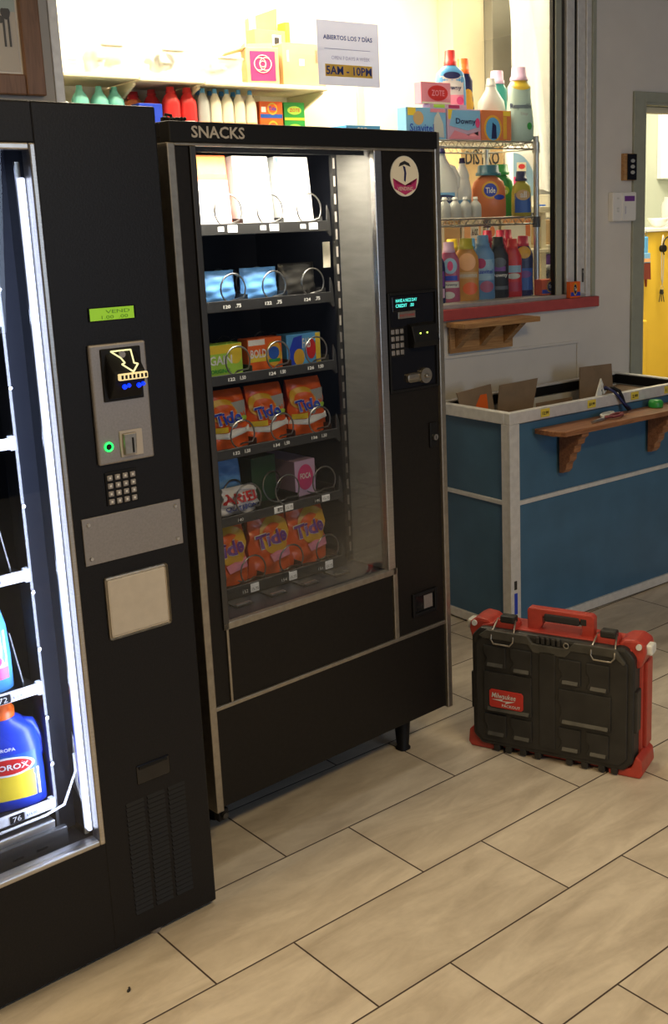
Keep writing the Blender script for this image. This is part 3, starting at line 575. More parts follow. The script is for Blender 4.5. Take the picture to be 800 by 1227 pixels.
carton(SNACK, (.524,.20,zt), .122, .045, .090, 'p_sky', 'blue soap box with white and orange print on the third tray, right end', name='soap_box', prints=(('poly',[(-.48,.4),(-.3,.9),(-.05,.95),(-.1,.1),(-.4,.05)],'p_royal'),('ell',-.16,.28,.16,.26,'p_gold'),('rect',.34,.48,.02,.98,'p_yellow'),('ell',.20,.5,.14,.32,'p_red'),('text','FAB',-.06,.55,.24,.3,'p_white')))
tidep = (('poly',[(-.02,.78),(.40,.80),(.42,.42),(.10,.34),(-.04,.40)],'p_grey'),('poly',[(-.5,.30),(.46,.36),(.44,.26),(-.1,.18),(-.5,.22)],'p_white'),('ell',-.14,.66,.32,.20,'p_gold'),('ell',-.12,.63,.26,.14,'p_orange'),('rect',-.44,-.10,.30,.40,'p_yellow'),
  ('text','Tide',-.40,.42,.62,.22,'p_white',.05),('text','Tide',-.385,.43,.59,.20,'p_royal',.05),('ell',.24,.50,.17,.05,'p_lime'))
zt = 1.020
g = 'orange detergent pouches on the fourth tray'
for x, lab in ((.258,'orange and white detergent pouch on the fourth tray, left end'),(.390,'orange and white detergent pouch on the fourth tray, middle'),(.532,'orange and white detergent pouch on the fourth tray, right end')):
    bag(SNACK, (x,.215,zt), .140, .158, .055, 'bag_orange', lab, prints=tidep, group=g, lean=.10, taper=.86)
zt = .838
bag(SNACK, (.268,.205,zt), .135, .075, .055, 'bag_white', 'white pouch with big red lettering, left end of the fifth tray', prints=(('text','ARIEL',-.44,.45,.86,.36,'p_red'),('text','QUITAPON',-.38,.16,.70,.20,'blue_text')), taper=.75)
bag(SNACK, (.262,.27,zt), .13, .14, .05, 'bag_blue', 'blue and white pouch standing behind the white pouch with red lettering', name='softener_pack')
carton(SNACK, (.395,.25,zt), .085, .12, .13, 'p_dark_green', 'dark green box behind the bare coil of the fifth tray', name='soap_box')
carton(SNACK, (.512,.21,zt), .075, .20, .105, 'p_lilac', 'small pink and white box on the fifth tray, right end', name='soap_box', prints=(('ell',0,.52,.38,.36,'p_hot_pink'),('text','FOCA',-.26,.48,.52,.16,'p_white')))
zt = .634
t2 = (('ell',.10,.62,.36,.30,'p_gold'),('ell',.05,.66,.24,.16,'p_orange'),('text','Tide',-.40,.44,.78,.24,'p_cream',.10),('text','Tide',-.385,.45,.75,.22,'p_purple',.10),('poly',[(-.1,.34),(.42,.40),(.38,.26),(-.05,.22)],'p_pink'))
for x, lab in ((.225,'orange detergent pouch with yellow circle on the bottom tray, left end, half behind the frame'),(.375,'orange detergent pouch with yellow circle on the bottom tray, middle'),(.512,'orange detergent pouch with yellow circle on the bottom tray, right end')):
    bag(SNACK, (x,.225,zt), .150, .182, .06, 'bag_orange', lab, prints=t2, group='orange detergent pouches on the bottom tray', lean=.05, taper=.85)

# small dark cable coil lying on top of the snack machine
b = MB(); b.tube([(.025+.0013*i, .05+.012*math.sin(i*.9), H+.005+.006*math.sin(i*.5)**2) for i in range(46)], .0035, 'black_satin', 8); b.tube([(.035,.06,H+.006),(.042,.065,H+.020),(.052,.06,H+.018),(.055,.06,H+.005)], .004, 'black_satin', 8)
tag(b.build('power_cable', frame=SNACK), 'short black cable lying on the left end of the snack machine top', 'cable')

# ------------------------------------------------------------------ blue bin
BI = thing('merchandise_bin', 'blue laminate bin with aluminium edges and open top under the service window', 'bin', BIN)
BW, BD, BH = 1.075, .42, .893
b = MB(); b.box(.0, BW-.02, .004, .016, .02, BH-.05, 'blue_laminate'); b.box(-.012, .0, .02, BD-.02, .02, BH-.05, 'blue_laminate'); b.box(BW-.02, BW-.008, .02, BD-.02, .02, BH-.05, 'blue_laminate'); b.box(0, BW-.02, BD-.02, BD-.008, .02, BH-.05, 'blue_laminate')
b.box(0, BW-.02, .016, BD-.02, .30, .312, 'white_liner'); b.box(.0, .004, .016, BD-.02, .312, BH-.05, 'white_liner'); b.box(BW-.03, BW-.021, .016, BD-.02, .312, BH-.05, 'white_liner'); b.box(.004, BW-.03, BD-.03, BD-.021, .312, BH-.05, 'white_liner'); b.box(.004, BW-.03, .0165, .022, .312, BH-.05, 'white_liner')
b.build('panels', BI)
for nm, a in (('rail',(-.030,BW,-.008,.022,BH-.045,BH)),('rail',(-.032,-.002,.022,BD,BH-.045,BH)),('rail',(BW-.03,BW,.022,BD,BH-.03,BH))):
    b = MB(); b.box(*a, 'aluminium', .003); b.build(nm, BI)
b = MB(); b.box(-.002, BW-.03, BD-.03, BD, BH-.045, BH-.008, 'black_satin', .002); b.box(-.002, BW-.03, BD-.028, BD, BH-.008, BH, 'aluminium', .002); b.box(BW-.042, BW-.030, .022, BD-.03, BH-.045, BH-.004, 'black_satin', .002); b.build('back_rail', BI)
for x0, x1, y0, y1 in ((-.030,.022,-.008,.004),(BW-.03,BW,-.008,.004)):
    b = MB(); b.box(x0, x1, y0, y1, .0, BH-.045, 'aluminium', .002); b.box(x0, x0+.012, y1, y1+.035, .0, BH-.045, 'aluminium', .002); b.build('corner_post', BI)
b = MB(); b.box(.022, BW-.03, -.006, .006, .008, .045, 'aluminium', .002); b.box(-.020, -.010, .03, BD, .008, .045, 'aluminium', .002); b.build('bottom_rail', BI)
b = MB(); b.box(.022, BW-.03, -.006, .006, .530, .548, 'aluminium', .003); b.box(-.020, -.010, .03, BD, .530, .548, 'aluminium', .003); b.build('middle_rail', BI)
b = MB(); b.box(-.014, .002, -.0095, -.008, .10, .185, 'p_royal'); b.box(-.014, .000, -.0095, -.008, .20, .235, 'dark_steel'); b.build('sticker', BI)
for u, tx in ((.160,'12.99'),(.425,'$3.99'),(.690,'2.99'),(.908,'1.99')):
    b = MB(); b.box(u-.024, u+.024, -.0105, -.008, .856, .888, 'yellow_tag', .001); b.text(tx, u-.018, .865, .034, .013, 'black_text', yb=-.0105, bold=.02); b.build('price_tag', BI)
# boxes of stock inside the bin, with open flaps
def open_box(x, y, w_, d_, z0, z1, flap, label, m='cardboard_dark', mark=None):
    t = thing('cardboard_box', label, 'box', BIN, (x, y, z0))
    b = MB(); h = z1-z0
    b.box(0,w_,0,.004,0,h,m); b.box(0,w_,d_-.004,d_,0,h,m); b.box(0,.004,.004,d_-.004,0,h,m); b.box(w_-.004,w_,.004,d_-.004,0,h,m); b.box(.004,w_-.004,.004,d_-.004,0,.004,m); b.build('carton_body', t)
    b = MB(); b.prism(flap, d_-.004, d_, m); 
    if mark: b.poly_on(mark, flat(d_-.004), 'p_orange'); 
    b.build('flap', t)
    return t
open_box(.035,.06,.165,.25,.314,.80,[(-.003,.486),(.165,.486),(.140,.636),(-.045,.622)],'brown cardboard box with orange mark on its raised flap, left end of the bin', mark=[(.055,.56),(.08,.60),(.115,.60),(.125,.52),(.08,.50)])
open_box(.205,.06,.21,.25,.314,.80,[(0,.486),(.205,.486),(.240,.630),(.020,.625)],'brown cardboard box with plain raised flap, second from the left in the bin')
open_box(.66,.05,.22,.22,.314,.80,[(0,.486),(.22,.486),(.205,.650),(.000,.655)],'brown cardboard box with tall raised flap, right half of the bin')
b = MB(); b.box(.43,.65,.30,.304,.314,.84,'cardboard_dark',.001); b.box(.43,.434,.08,.30,.314,.80,'cardboard_dark'); b.box(.646,.65,.08,.30,.314,.80,'cardboard_dark'); b.box(.434,.646,.08,.30,.314,.318,'cardboard_dark'); b.box(.434,.646,.08,.084,.314,.78,'cardboard_dark'); tag(b.build('cardboard_box', frame=BIN), 'low brown cardboard box without flaps, middle of the bin', 'box')
b = MB(); b.box(.885,1.03,.05,.36,.314,.845,'cardboard_dark',.002); tag(b.build('cardboard_box', frame=BIN), 'closed brown cardboard box against the right end of the bin', 'box')
# crumpled cable bundle over the rail
b = MB()
def cable(pts, r, m, bb): bb.tube(pts, r, m, 8)
cable([(.52,.03,.900),(.54,.02,.915),(.565,.0,.918),(.585,-.015,.905),(.595,-.022,.88),(.60,-.03,.85),(.605,-.05,.828)], .007, 'black_satin', b)
cable([(.51,.04,.895),(.53,.01,.925),(.56,-.008,.905),(.575,-.02,.885),(.59,-.03,.86),(.615,-.05,.829)], .006, 'p_navy', b)
cable([(.50,.03,.895),(.515,.02,.94),(.525,.015,.90),(.54,.02,.91)], .006, 'p_pale', b)
b.prism([(.485,.892),(.515,.960),(.528,.935),(.52,.893)], .02, .026, 'p_pale')
tag(b.build('cable_bundle', frame=BIN), 'black and white cable bundle hanging over the aluminium rail of the bin', 'cable')
# scissors / pliers on the wooden shelf
SC = thing('scissors', 'scissors with white and dark red handles lying on the shelf of the bin', 'scissors', BIN, (.44,-.075,.820), .25)
b = MB()
b.prism([(-.14,-.004),(-.02,-.012),(-.02,.010)], .000, .003, 'steel', plane='xy'); b.prism([(-.13,.004),(-.02,.014),(-.02,-.006)], .003, .006, 'steel', plane='xy'); b.build('blades', SC)
for sg, m_ in ((1,'p_pale'),(-1,'p_dull_red')):
    b = MB(); b.tube([(-.02,.002*sg,.007)]+[(.045+.045*math.cos(PI+t*2*PI/14), sg*.020+.016*math.sin(PI+t*2*PI/14)*sg, .008) for t in range(15)], .006, m_, 8); b.build('handle', SC)
# green lid at the right edge of the bin shelf
b = MB(); b.loft([(0,.060,.060,2),(.02,.062,.062,2),(.028,.05,.05,2),(.030,.03,.03,2)],'p_green',20); tag(b.build('bottle_cap', frame=BIN, at=(.775,-.05,.8195)), 'green plastic cap standing on the bin shelf at the right edge', 'cap')
# wooden shelf on the bin with carved brackets
SH = thing('wooden_shelf', 'reddish wooden shelf with carved brackets screwed to the front of the blue bin', 'shelf', BIN)
b = MB(); b.prism([(.100,-.0095),(.102,-.10),(.130,-.145),(1.03,-.145),(1.03,-.0095)], .798, .818, 'red_wood', plane='xy', b=.003); b.build('board', SH)
for u in (.235,.775):
    b = MB(); P_ = [(-.0095,.797),(-.130,.797),(-.128,.780),(-.112,.770),(-.108,.750),(-.092,.742),(-.088,.715),(-.070,.705),(-.066,.680),(-.050,.665),(-.045,.640),(-.030,.625),(-.0095,.622)]
    b.prism(P_, u, u+.040, 'red_wood', plane='yz', b=.003); b.build('bracket', SH)

# ------------------------------------------------------------------ things on the wall
SH2 = thing('wooden_shelf', 'pale pine shelf with zigzag brackets mounted under the window sill', 'shelf', WALL)
b = MB(); b.prism([(.085,-.0290),(.085,-.150),(.490,-.150),(.495,-.140),(.495,-.0290)], 1.176, 1.196, 'shelf_wood', plane='xy', b=.002); b.build('board', SH2)
b = MB(); b.box(.112, .450, -.022, -.0085, 1.066, 1.175, 'shelf_wood', .002); b.build('back_plate', SH2)
for u in (.135,.265,.395):
    b = MB(); b.prism([(-.023,1.175),(-.135,1.175),(-.023,1.085)], u, u+.030, 'shelf_wood', plane='yz', b=.001); b.build('bracket', SH2)
TH = thing('alarm_keypad', 'white plastic alarm keypad with small grey display on the wall by the doorway', 'keypad', WALL)
b = MB(); b.box(1.045, 1.193, -.030, -.0005, 1.568, 1.695, 'white_plastic', .004); b.build('housing', TH)
b = MB(); b.box(1.102, 1.191, -.034, -.029, 1.572, 1.692, 'white_plastic', .002); b.text('BRINKS', 1.117, 1.600, .008, .034, 'lavender_text', yb=-.034); b.build('flip_cover', TH)
b = MB(); b.box(1.115, 1.180, -.0355, -.033, 1.655, 1.678, 'p_purple', .001); b.build('display', TH)
b = MB()
for z in (1.668,1.625,1.612): b.box(1.068, 1.084, -.0315, -.0295, z-.004, z+.004, 'p_pale', .001)
b.build('button', TH)
PX = thing('switch_plate', 'small black and brass wall plate above the alarm keypad', 'switch', WALL)
b = MB(); b.box(1.125, 1.195, -.024, -.0005, 1.745, 1.862, 'shelf_wood', .002); b.build('back_box', PX)
b = MB(); b.box(1.140, 1.198, -.030, -.023, 1.747, 1.860, 'black_gloss', .002)
for z in (1.78,1.805,1.83): b.ell_on(1.169,z,.014,.008,flat(-.030),'p_grey')
b.build('face_plate', PX)
# picture
PF = thing('framed_picture', 'framed beach photograph with brown wooden frame on the wall, top left', 'picture', WALL)
b = MB(); fx0, fx1, fz0, fz1, t = -2.15, -1.452, 2.008, 2.56, .06
b.box(fx0, fx0+t, -.030, -.0005, fz0, fz1, 'frame_wood', .004); b.box(fx1-t, fx1, -.030, -.0005, fz0, fz1, 'frame_wood', .004); b.box(fx0+t, fx1-t, -.030, -.0005, fz0, fz0+t, 'frame_wood', .004); b.box(fx0+t, fx1-t, -.030, -.0005, fz1-t, fz1, 'frame_wood', .004); b.build('frame', PF)
b = MB(); b.box(fx0+t, fx1-t, -.012, -.006, fz0+t, fz1-t, 'white_card'); sf = flat(-.0125)
xa, xb, za = fx0+t+.012, fx1-t-.008, fz0+t+.008
b.rect_on(xa, xb, za, za+.17, sf, 'p_photo_sand'); b.rect_on(xa, xb, za+.17, fz1-t-.01, sf, 'p_photo_sky')
for i in range(60):
    x = random.uniform(xa+.02, xb-.02); z = za+.12+random.uniform(0,.05); b.ell_on(x, z, .012, .010+.008*random.random(), sf, 'p_photo_dark', e=.0016+.00001*i, n=8)
for x in (-1.545,-1.56,-1.60,-1.70): b.box(x, x+.006, -.0150, -.0140, za+.07, za+.16, 'p_photo_dark'); b.ell_on(x+.003, za+.168, .007, .011, sf, 'p_photo_dark', e=.0022, n=10)
b.build('photograph', PF)
# sign taped to the window
SG = MB(); u0, z0, u1, z1 = -.432, 2.090, -.161, 2.314
SG.faces([(u0,.0266,z0),(u1,.0266,z0),(u1,.0266,z1),(u0,.0266,z1)],[(0,1,2,3)],'sign_paper'); yb = .0262
SG.text('ABIERTOS LOS 7 DÍAS', u0+.026, z0+.158, .215, .020, 'blue_text', yb=yb, bold=.02)
SG.box(u0+.03, u1-.04, .0255, .0261, z0+.126, z0+.128, 'lavender_text'); SG.text('OPEN 7 DAYS A WEEK', u0+.058, z0+.090, .170, .013, 'lavender_text', yb=yb)
SG.faces([(u0+.030,.0258,z0+.032),(u1-.034,.0258,z0+.032),(u1-.034,.0258,z0+.074),(u0+.030,.0258,z0+.074)],[(0,1,2,3)],'yellow_print'); SG.text('5AM - 10PM', u0+.033, z0+.038, .200, .030, 'blue_text', yb=.0252, bold=.02)
tag(SG.build('paper_sign', frame=WALL), 'white paper sign reading ABIERTOS LOS 7 DÍAS taped inside the window glass', 'sign')

# ------------------------------------------------------------------ back room: long shelf with storage
SB = thing('wall_shelf', 'long cream two-level wall shelf behind the window carrying bins, bottles and cartons', 'shelf', WALL)
for z, nm in ((2.200,'board'),(1.894,'board')):
    for (a, c, dz) in ((-1.45,-.74,.0),(-.735,-.45,-.004),(-.445,.16,-.008)):
        b = MB(); b.box(a, c, .88, 1.199, z+dz-.018, z+dz, 'cream_paint', .003); b.build(nm, SB)
for u in (-1.40,-.76,-.475,.135):
    b = MB(); b.prism([(1.199,2.172),(.90,2.172),(.90,2.162),(1.17,2.07),(1.199,2.07)], u, u+.012, 'cream_paint', plane='yz'); b.build('bracket', SB)
Z1 = 2.201; Z2 = 1.895
def bin_(u, d, w_, h, label, fill, dz=0):
    t = thing('storage_bin', label, 'bin', WALL, (u, d, Z1+dz))
    b = MB(); b.loft([(0,w_*.84,.16,6),(h*.92,w_,.19,6),(h*.93,w_*1.04,.20,6),(h,w_*1.04,.20,6)], 'clear_bin', 32); b.build('tub', t)
    b = MB(); b.box(-w_*.22, w_*.22, -.125, -.10, h*.86, h*.98, 'grey_text', .004); b.build('latch', t)
    b = MB()
    for i in range(14):
        x = random.uniform(-w_*.3, w_*.3); z = random.uniform(.01, h*.6); r = random.uniform(.018,.034)
        b.loft([(z,r*1.2,r,2,x,random.uniform(-.04,.04)),(z+r*.6,r*2,r*1.6,2.4,x,0),(z+r*1.3,r,r*.8,2,x,0)], fill[i % len(fill)], 10)
    o = b.build('contents', t); o['kind'] = 'stuff'
    return t
carton(WALL, (-1.035,.93,Z1), .16, .2, .150, 'p_white', 'white box with small printed label, left end of the upper shelf', name='storage_box', prints=(('rect',.12,.42,.12,.42,'p_cream'),('rect',.16,.38,.2,.24,'p_grey'),('rect',.16,.38,.3,.34,'p_grey')))
bin_(-.845, .99, .19, .115, 'cream plastic storage bin with grey latch, beside the white box', ['p_cream','p_cream','p_pale'])
bin_(-.585, .99, .20, .115, 'clear storage bin holding grey and white rolls, middle of the shelf', ['p_slate','p_white','p_slate'], -.004)
bin_(-.335, .99, .19, .100, 'clear storage bin holding blue and pink packets, left of the cartons', ['p_sky','p_light_blue','p_pink','p_white'], -.008)
t = thing('cardboard_box', 'open cardboard box with magenta circles printed on its front, on the upper shelf', 'box', WALL, (-.150,.91,Z1-.0075), -.35)
b = MB(); b.box(-.07,.07,0,.15,0,.150,'cardboard_light',.002); b.rect_on(-.055,.055,.012,.135,flat(0),'p_magenta',e=.0012)
for r, dx in ((.036,0),(.026,-.012),(.026,.012),(.012,0)): b.tube([(dx+r*math.cos(i*PI/12), -.003, .082+r*math.sin(i*PI/12)) for i in range(24)], .0012, 'p_cream', 5, True)
b.build('carton_body', t)
b = MB(); b.prism([(-.07,.150),(.07,.150),(.075,.19),(-.04,.185)], .146, .150, 'cardboard_light'); b.prism([(0,.150),(.15,.150),(.12,.17),(.02,.17)], -.072, -.068, 'cardboard_light', plane='yz'); b.prism([(-.07,.15),(-.16,.125),(-.16,.128),(-.07,.154)], .01, .14, 'cardboard_light'); b.build('flap', t)
t = thing('cardboard_box', 'tan cardboard box with small printed marks, right end of the upper shelf', 'box', WALL, (.062,.92,Z1-.0075), -.10)
b = MB(); b.box(-.10,.11,0,.17,0,.175,'cardboard_light',.002); b.rect_on(.060,.078,.10,.155,flat(0),'photo' if False else 'cardboard_dark',e=.001); b.rect_on(-.02,.006,.085,.115,flat(0),'p_sea',e=.001); b.rect_on(-.08,-.068,.10,.15,flat(0),'p_grey',e=.001)
b.build('carton_body', t); b = MB(); b.prism([(-.10,.175),(.11,.175),(.10,.180),(-.095,.182)], 0, .17, 'cardboard_light'); b.build('flap', t)
t = thing('cardboard_box', 'tall open cardboard box standing behind the tan and magenta cartons on the shelf', 'box', WALL, (.045,1.115,Z1-.0075))
b = MB(); b.box(-.11,.05,0,.08,0,.26,'cardboard',.002); b.rect_on(-.02,.025,.18,.24,flat(0),'p_white',e=.001); b.rect_on(-.01,.015,.20,.23,flat(0),'black_text',e=.002); b.build('carton_body', t)
b = MB(); b.prism([(-.11,.26),(.05,.26),(.055,.37),(-.11,.31)], .074, .080, 'cardboard'); b.box(.052,.075,.0,.07,0,.30,'p_yellow'); b.build('flap', t)
# bottles on the lower level
gt = 'teal bottles on the lower wall shelf'
first = None
for i, (u, d) in enumerate(((-.965,.95),(-.925,1.05),(-.885,.95),(-.845,1.05),(-.82,.95),(-.785,1.05))):
    lab = 'teal plastic bottle in the row on the lower wall shelf at the left'
    if first is None: first = bottle(WALL, (u,d,Z2), .262, .068, .068, 'stub', 'p_aqua', 'p_aqua', lab, group=gt, name='teal_bottle', capw=.42)
    else: clone(first, WALL, (u,d,Z2), .1*i, lab, gt)
bottle(WALL, (-1.065,.93,Z2), .272, .10, .09, 'jug', 'p_white', 'p_royal', 'white jug with blue cap beside the picture frame on the lower shelf', handle=.8, name='bleach_jug')
carton(WALL, (-.685,.91,Z2), .10, .08, .200, 'p_royal', 'dark blue carton on the lower wall shelf before the red bottles', name='soap_box')
for k, (u, d) in enumerate(((-.705,1.04),(-.665,1.12))):
    bottle(WALL, (u,d,Z2), .245+.02*k, .09, .08, 'stub', 'p_faded_orange', 'p_red', ('faded orange bottle behind the dark blue carton','taller faded orange bottle behind the dark blue carton, nearer the red ones')[k], name='cleaner_bottle')
rp = (('rect',-.45,.45,.06,.50,'p_white'),('rect',-.45,.45,.10,.22,'p_sky'),('ell',.1,.36,.3,.06,'p_blue'))
for k, (u, d) in enumerate(((-.605,1.07),(-.575,.95),(-.520,1.05),(-.500,.95))):
    bottle(WALL, (u,d,Z2), .272, .076, .072, 'stub', 'p_red', 'p_red', ('red cleaner bottle at the back left of the red group','red cleaner bottle with white label, front left','red cleaner bottle at the back between two others','red cleaner bottle with white label, front right of the red group')[k], prints=rp, rot=-.5, name='cleaner_bottle')
wp = (('rect',-.45,.45,.10,.42,'p_white'),('rect',-.45,.45,.14,.24,'p_sky'),('poly' if False else 'ell',0,.33,.42,.05,'p_blue'),('rect',-.45,.45,.44,.50,'p_peach'))
for k in range(5):
    bottle(WALL, (-.430+.0565*k,.945,Z2), .272, .054, .062, 'stub', 'p_grey' if k == 0 else 'p_cream', 'p_teal' if False else 'p_sky', ('greyish softener bottle with blue cap, leftmost of the front row','cream softener bottle with blue cap, second in the front row','cream softener bottle with blue cap, third in the front row','cream softener bottle with blue cap, fourth in the front row','cream softener bottle with blue cap next to the orange boxes')[k], prints=wp, rot=-.5, name='softener_bottle', capw=.42)
for k in range(4):
    bottle(WALL, (-.41+.0565*k,1.03,Z2), .272, .060, .060, 'stub', 'p_grey', 'p_sky', 'softener bottle with blue cap in the second row behind the cream ones', group='softener bottles in the second row', rot=-.5, name='softener_bottle', capw=.42)
tb = (('rect',-.48,.48,.08,.30,'p_blue'),('ell',.05,.60,.22,.34,'p_gold'),('ell',.05,.60,.16,.24,'p_orange'),('text','Tide',-.12,.5,.34,.22,'p_royal'),('rect',-.44,-.24,.40,.70,'p_white'))
for k in range(3): carton(WALL, (-.112,.925,Z2+.0762*k), .108, .10, .076, 'p_orange', ('orange detergent box at the bottom of the stack of three','orange detergent box in the middle of the stack of three','orange detergent box at the top of the stack of three')[k], name='detergent_box', prints=tb, rot=-.12)
for k in range(3): carton(WALL, (.006,.925,Z2+.0762*k), .100, .10, .076, 'p_lime' if k == 0 else 'p_green', ('green soap box at the bottom of the green stack','green soap box in the middle of the green stack','green soap box at the top of the green stack')[k], name='soap_box', prints=(('rect',-.48,.48,.0,.14,'p_yellow'),('ell',0,.55,.34,.24,'p_lime'),('text','ZOTE',-.24,.46,.5,.2,'p_red')), rot=-.12)

# ------------------------------------------------------------------ chrome wire rack behind the glass
RK = thing('wire_rack', 'chrome wire shelving rack of detergents standing behind the window', 'shelf', WALL)
RX0, RX1, RY0, RY1 = -.52, .694, .09, .42
for z in (1.910, 1.598, 1.255):
    b = MB()
    for y in (RY0, RY1):
        for dz in (0, -.028): b.tube([(RX0,y,z+dz),(RX1,y,z+dz)], .0035, 'steel', 6)
        pts = []; n = 60
        for i in range(n+1): pts.append((RX0+(RX1-RX0)*i/n, y, z-.002 if i % 2 else z-.026))
        b.tube(pts, .0022, 'steel', 5)
    for x in (RX0, RX1): b.tube([(x,RY0,z),(x,RY1,z)], .0035, 'steel', 6); b.tube([(x,RY0,z-.028),(x,RY1,z-.028)], .0035, 'steel', 6)
    for i in range(48): x = RX0+(RX1-RX0)*(i+.5)/48; b.tube([(x,RY0,z+.003),(x,RY1,z+.003)], .0018, 'steel', 4)
    b.build('wire_shelf', RK)
for x in (RX0, RX1):
    for y in (RY0, RY1):
        b = MB(); b.cyl((x,y,0),(x,y,1.935),.0125,'steel',16)
        for z in (1.885,1.575,1.235): b.cyl((x,y,z-.02),(x,y,z+.025),.017,'dark_steel' if z < 1.6 else 'steel',16)
        b.build('post', RK)
ZT = 1.9155
def dbox(u, w_, body, label, prints, d=.105, z=ZT, h=.120, dd=.06, rot=0): return carton(WALL, (u,d,z), w_, dd, h, body, label, prints=prints, name='dryer_sheet_box', rot=rot)
dbox(.115, .200, 'p_light_blue', 'blue dryer sheet box with yellow corner on the rack top, left of the pink one', (('rect',-.46,-.26,.74,.98,'p_yellow'),('ell',-.20,.66,.13,.22,'p_tan'),('text','Suavitel',-.42,.22,.60,.26,'p_royal',.01),('poly',[(.14,.1),(.2,.7),(.3,.9),(.42,.5),(.44,.05)],'p_pale'),('rect',.1,.48,.86,.98,'p_pink')))
dbox(.310, .175, 'p_lilac', 'pink and blue dryer sheet box on the rack top, second from left', (('poly',[(-.45,.45),(-.35,.96),(.48,.96),(.48,.45),(.1,.3)],'p_light_blue'),('rect',-.48,-.24,.66,.98,'p_yellow'),('text','Downy',-.26,.46,.60,.24,'p_navy'),('ell',.40,.56,.07,.16,'p_hot_pink'),('poly',[(-.48,.02),(-.3,.3),(.1,.16),(.48,.3),(.48,.02)],'p_pink')))
dbox(.484, .165, 'p_faded_orange', 'orange detergent box with blue arched picture, right end of the rack top', (('ell',-.12,.40,.30,.44,'p_gold'),('ell',-.12,.38,.24,.38,'p_sky'),('poly',[(-.18,.05),(-.14,.6),(-.02,.5),(.0,.05)],'p_navy'),('rect',.22,.34,.05,.80,'p_gold'),('rect',.22,.46,.82,.98,'p_yellow')))
carton(WALL, (-.165,.14,ZT), .16, .12, .048, 'p_sky', 'flat blue box lying on the rack beside the dryer sheets', name='flat_box', prints=(('text','GOO',-.2,.35,.30,.5,'p_white'),))
carton(WALL, (-.30,.14,ZT), .13, .12, .022, 'p_sky', 'thinner blue box on the rack left of the flat blue box', name='flat_box')
Z3 = ZT+.1205
carton(WALL, (.235,.112,Z3), .19, .05, .016, 'p_lilac', 'flat pack lying on the blue and pink dryer sheet boxes', name='flat_pack', prints=(('rect',-.4,-.1,.1,.9,'p_lime'),('rect',0,.3,.1,.9,'p_magenta')))
carton(WALL, (.175,.115,Z3+.0165), .15, .045, .082, 'p_pink', 'pink soap pack with red oval mark on top of the boxes', name='soap_pack', prints=(('ell',.06,.5,.34,.36,'p_red'),('text','ZOTE',-.16,.36,.44,.28,'p_pink'),('rect',-.48,.48,.0,.08,'p_cream')))
carton(WALL, (.325,.205,ZT), .16, .12, .115, 'cardboard_light', 'cardboard box supporting the bottles behind the dryer sheet boxes', name='cardboard_box')
bottle(WALL, (.355,.245,ZT+.116), .235, .128, .07, 'deter', 'p_sky', 'p_red', 'blue softener bottle with red cap and white label on the rack top', rot=-.45, capw=.42, caph=.26, p=3.2,
  prints=(('rect',-.38,.38,.10,.62,'p_pale'),('rect',-.38,.38,.10,.30,'p_pink'),('ell',0,.63,.28,.06,'p_navy'),('text','Downy',-.32,.36,.62,.10,'p_navy'),('ell',.25,.2,.12,.07,'p_hot_pink')), name='softener_bottle')
bottle(WALL, (.470,.30,ZT+.0), .345, .10, .07, 'curvy', 'p_navy', 'p_orange', 'dark blue softener bottle with orange cap behind the blue bottle with red cap', rot=-.3, prints=(('ell',.1,.5,.3,.14,'p_gold'),), capw=.56, name='softener_bottle')
bottle(WALL, (.560,.225,ZT), .262, .125, .09, 'slim', 'p_pale', 'p_grey', 'translucent grey bottle with dark cap, standing between the boxes and the curved bottle', rot=-.2, prints=(('rect',.0,.38,.10,.42,'p_cream'),('rect',.1,.3,.3,.36,'p_yellow')), capw=.36, name='detergent_bottle')
bottle(WALL, (.660,.30,ZT), .305, .11, .08, 'curvy', 'p_teal', 'p_lilac', 'teal bottle with lilac cap half hidden behind the grey bottle', rot=-.2, capw=.6, name='softener_bottle')
bottle(WALL, (.640,.135,ZT), .300, .125, .085, 'curvy', 'p_sea', 'p_lilac', 'curved sea-green softener bottle with pink cap at the right end of the rack top', rot=-.35, capw=.62, name='softener_bottle',
  prints=(('ell',0,.76,.36,.07,'p_yellow'),('text','Responsible',-.40,.42,.74,.09,'p_navy'),('text','Sky',-.10,.34,.30,.05,'p_grey'),('ell',.24,.2,.10,.05,'p_green')))
ZM = 1.6035
carton(WALL, (.825,.60,1.645), .26, .25, .30, 'cardboard_light', 'tan cardboard carton with black lettering standing behind the middle rack shelf', name='cardboard_box', prints=(('text','DISTRO',-.40,.66,.80,.20,'black_text'),('text','las',-.2,.86,.12,.08,'black_text')))
t = thing('detergent_bucket', 'large white detergent jug with blue arched label behind the middle rack shelf', 'bucket', WALL, (1.05,.60,1.645), -.25)
b = MB(); b.loft([(0,.15,.15,4),(.24,.16,.16,4),(.27,.14,.14,4),(.28,.13,.13,4)], 'p_white', 32)
sf_ = lambda x, z: -.078+abs(x)**3*18
b.poly_on([(-.065,.05)]+[(-.065+.125*math.sin(k*PI/20), .05+.20*math.cos(k*PI/20)) for k in range(11)], sf_, 'p_soft_sky', e=.003)
b.poly_on([(-.065,.05)]+[(-.065+.06*math.sin(k*PI/20), .05+.09*math.cos(k*PI/20)) for k in range(11)], sf_, 'p_hot_pink', e=.005); b.rect_on(-.05,.0,.165,.205,sf_,'p_cream',e=.006); b.ell_on(-.025,.186,.018,.012,sf_,'p_red',e=.008)
b.build('body', t); b = MB(); b.tube([(-.06,0,.275),(-.03,0,.30),(.03,0,.30),(.06,0,.275)], .008, 'p_white', 8); b.build('handle', t)
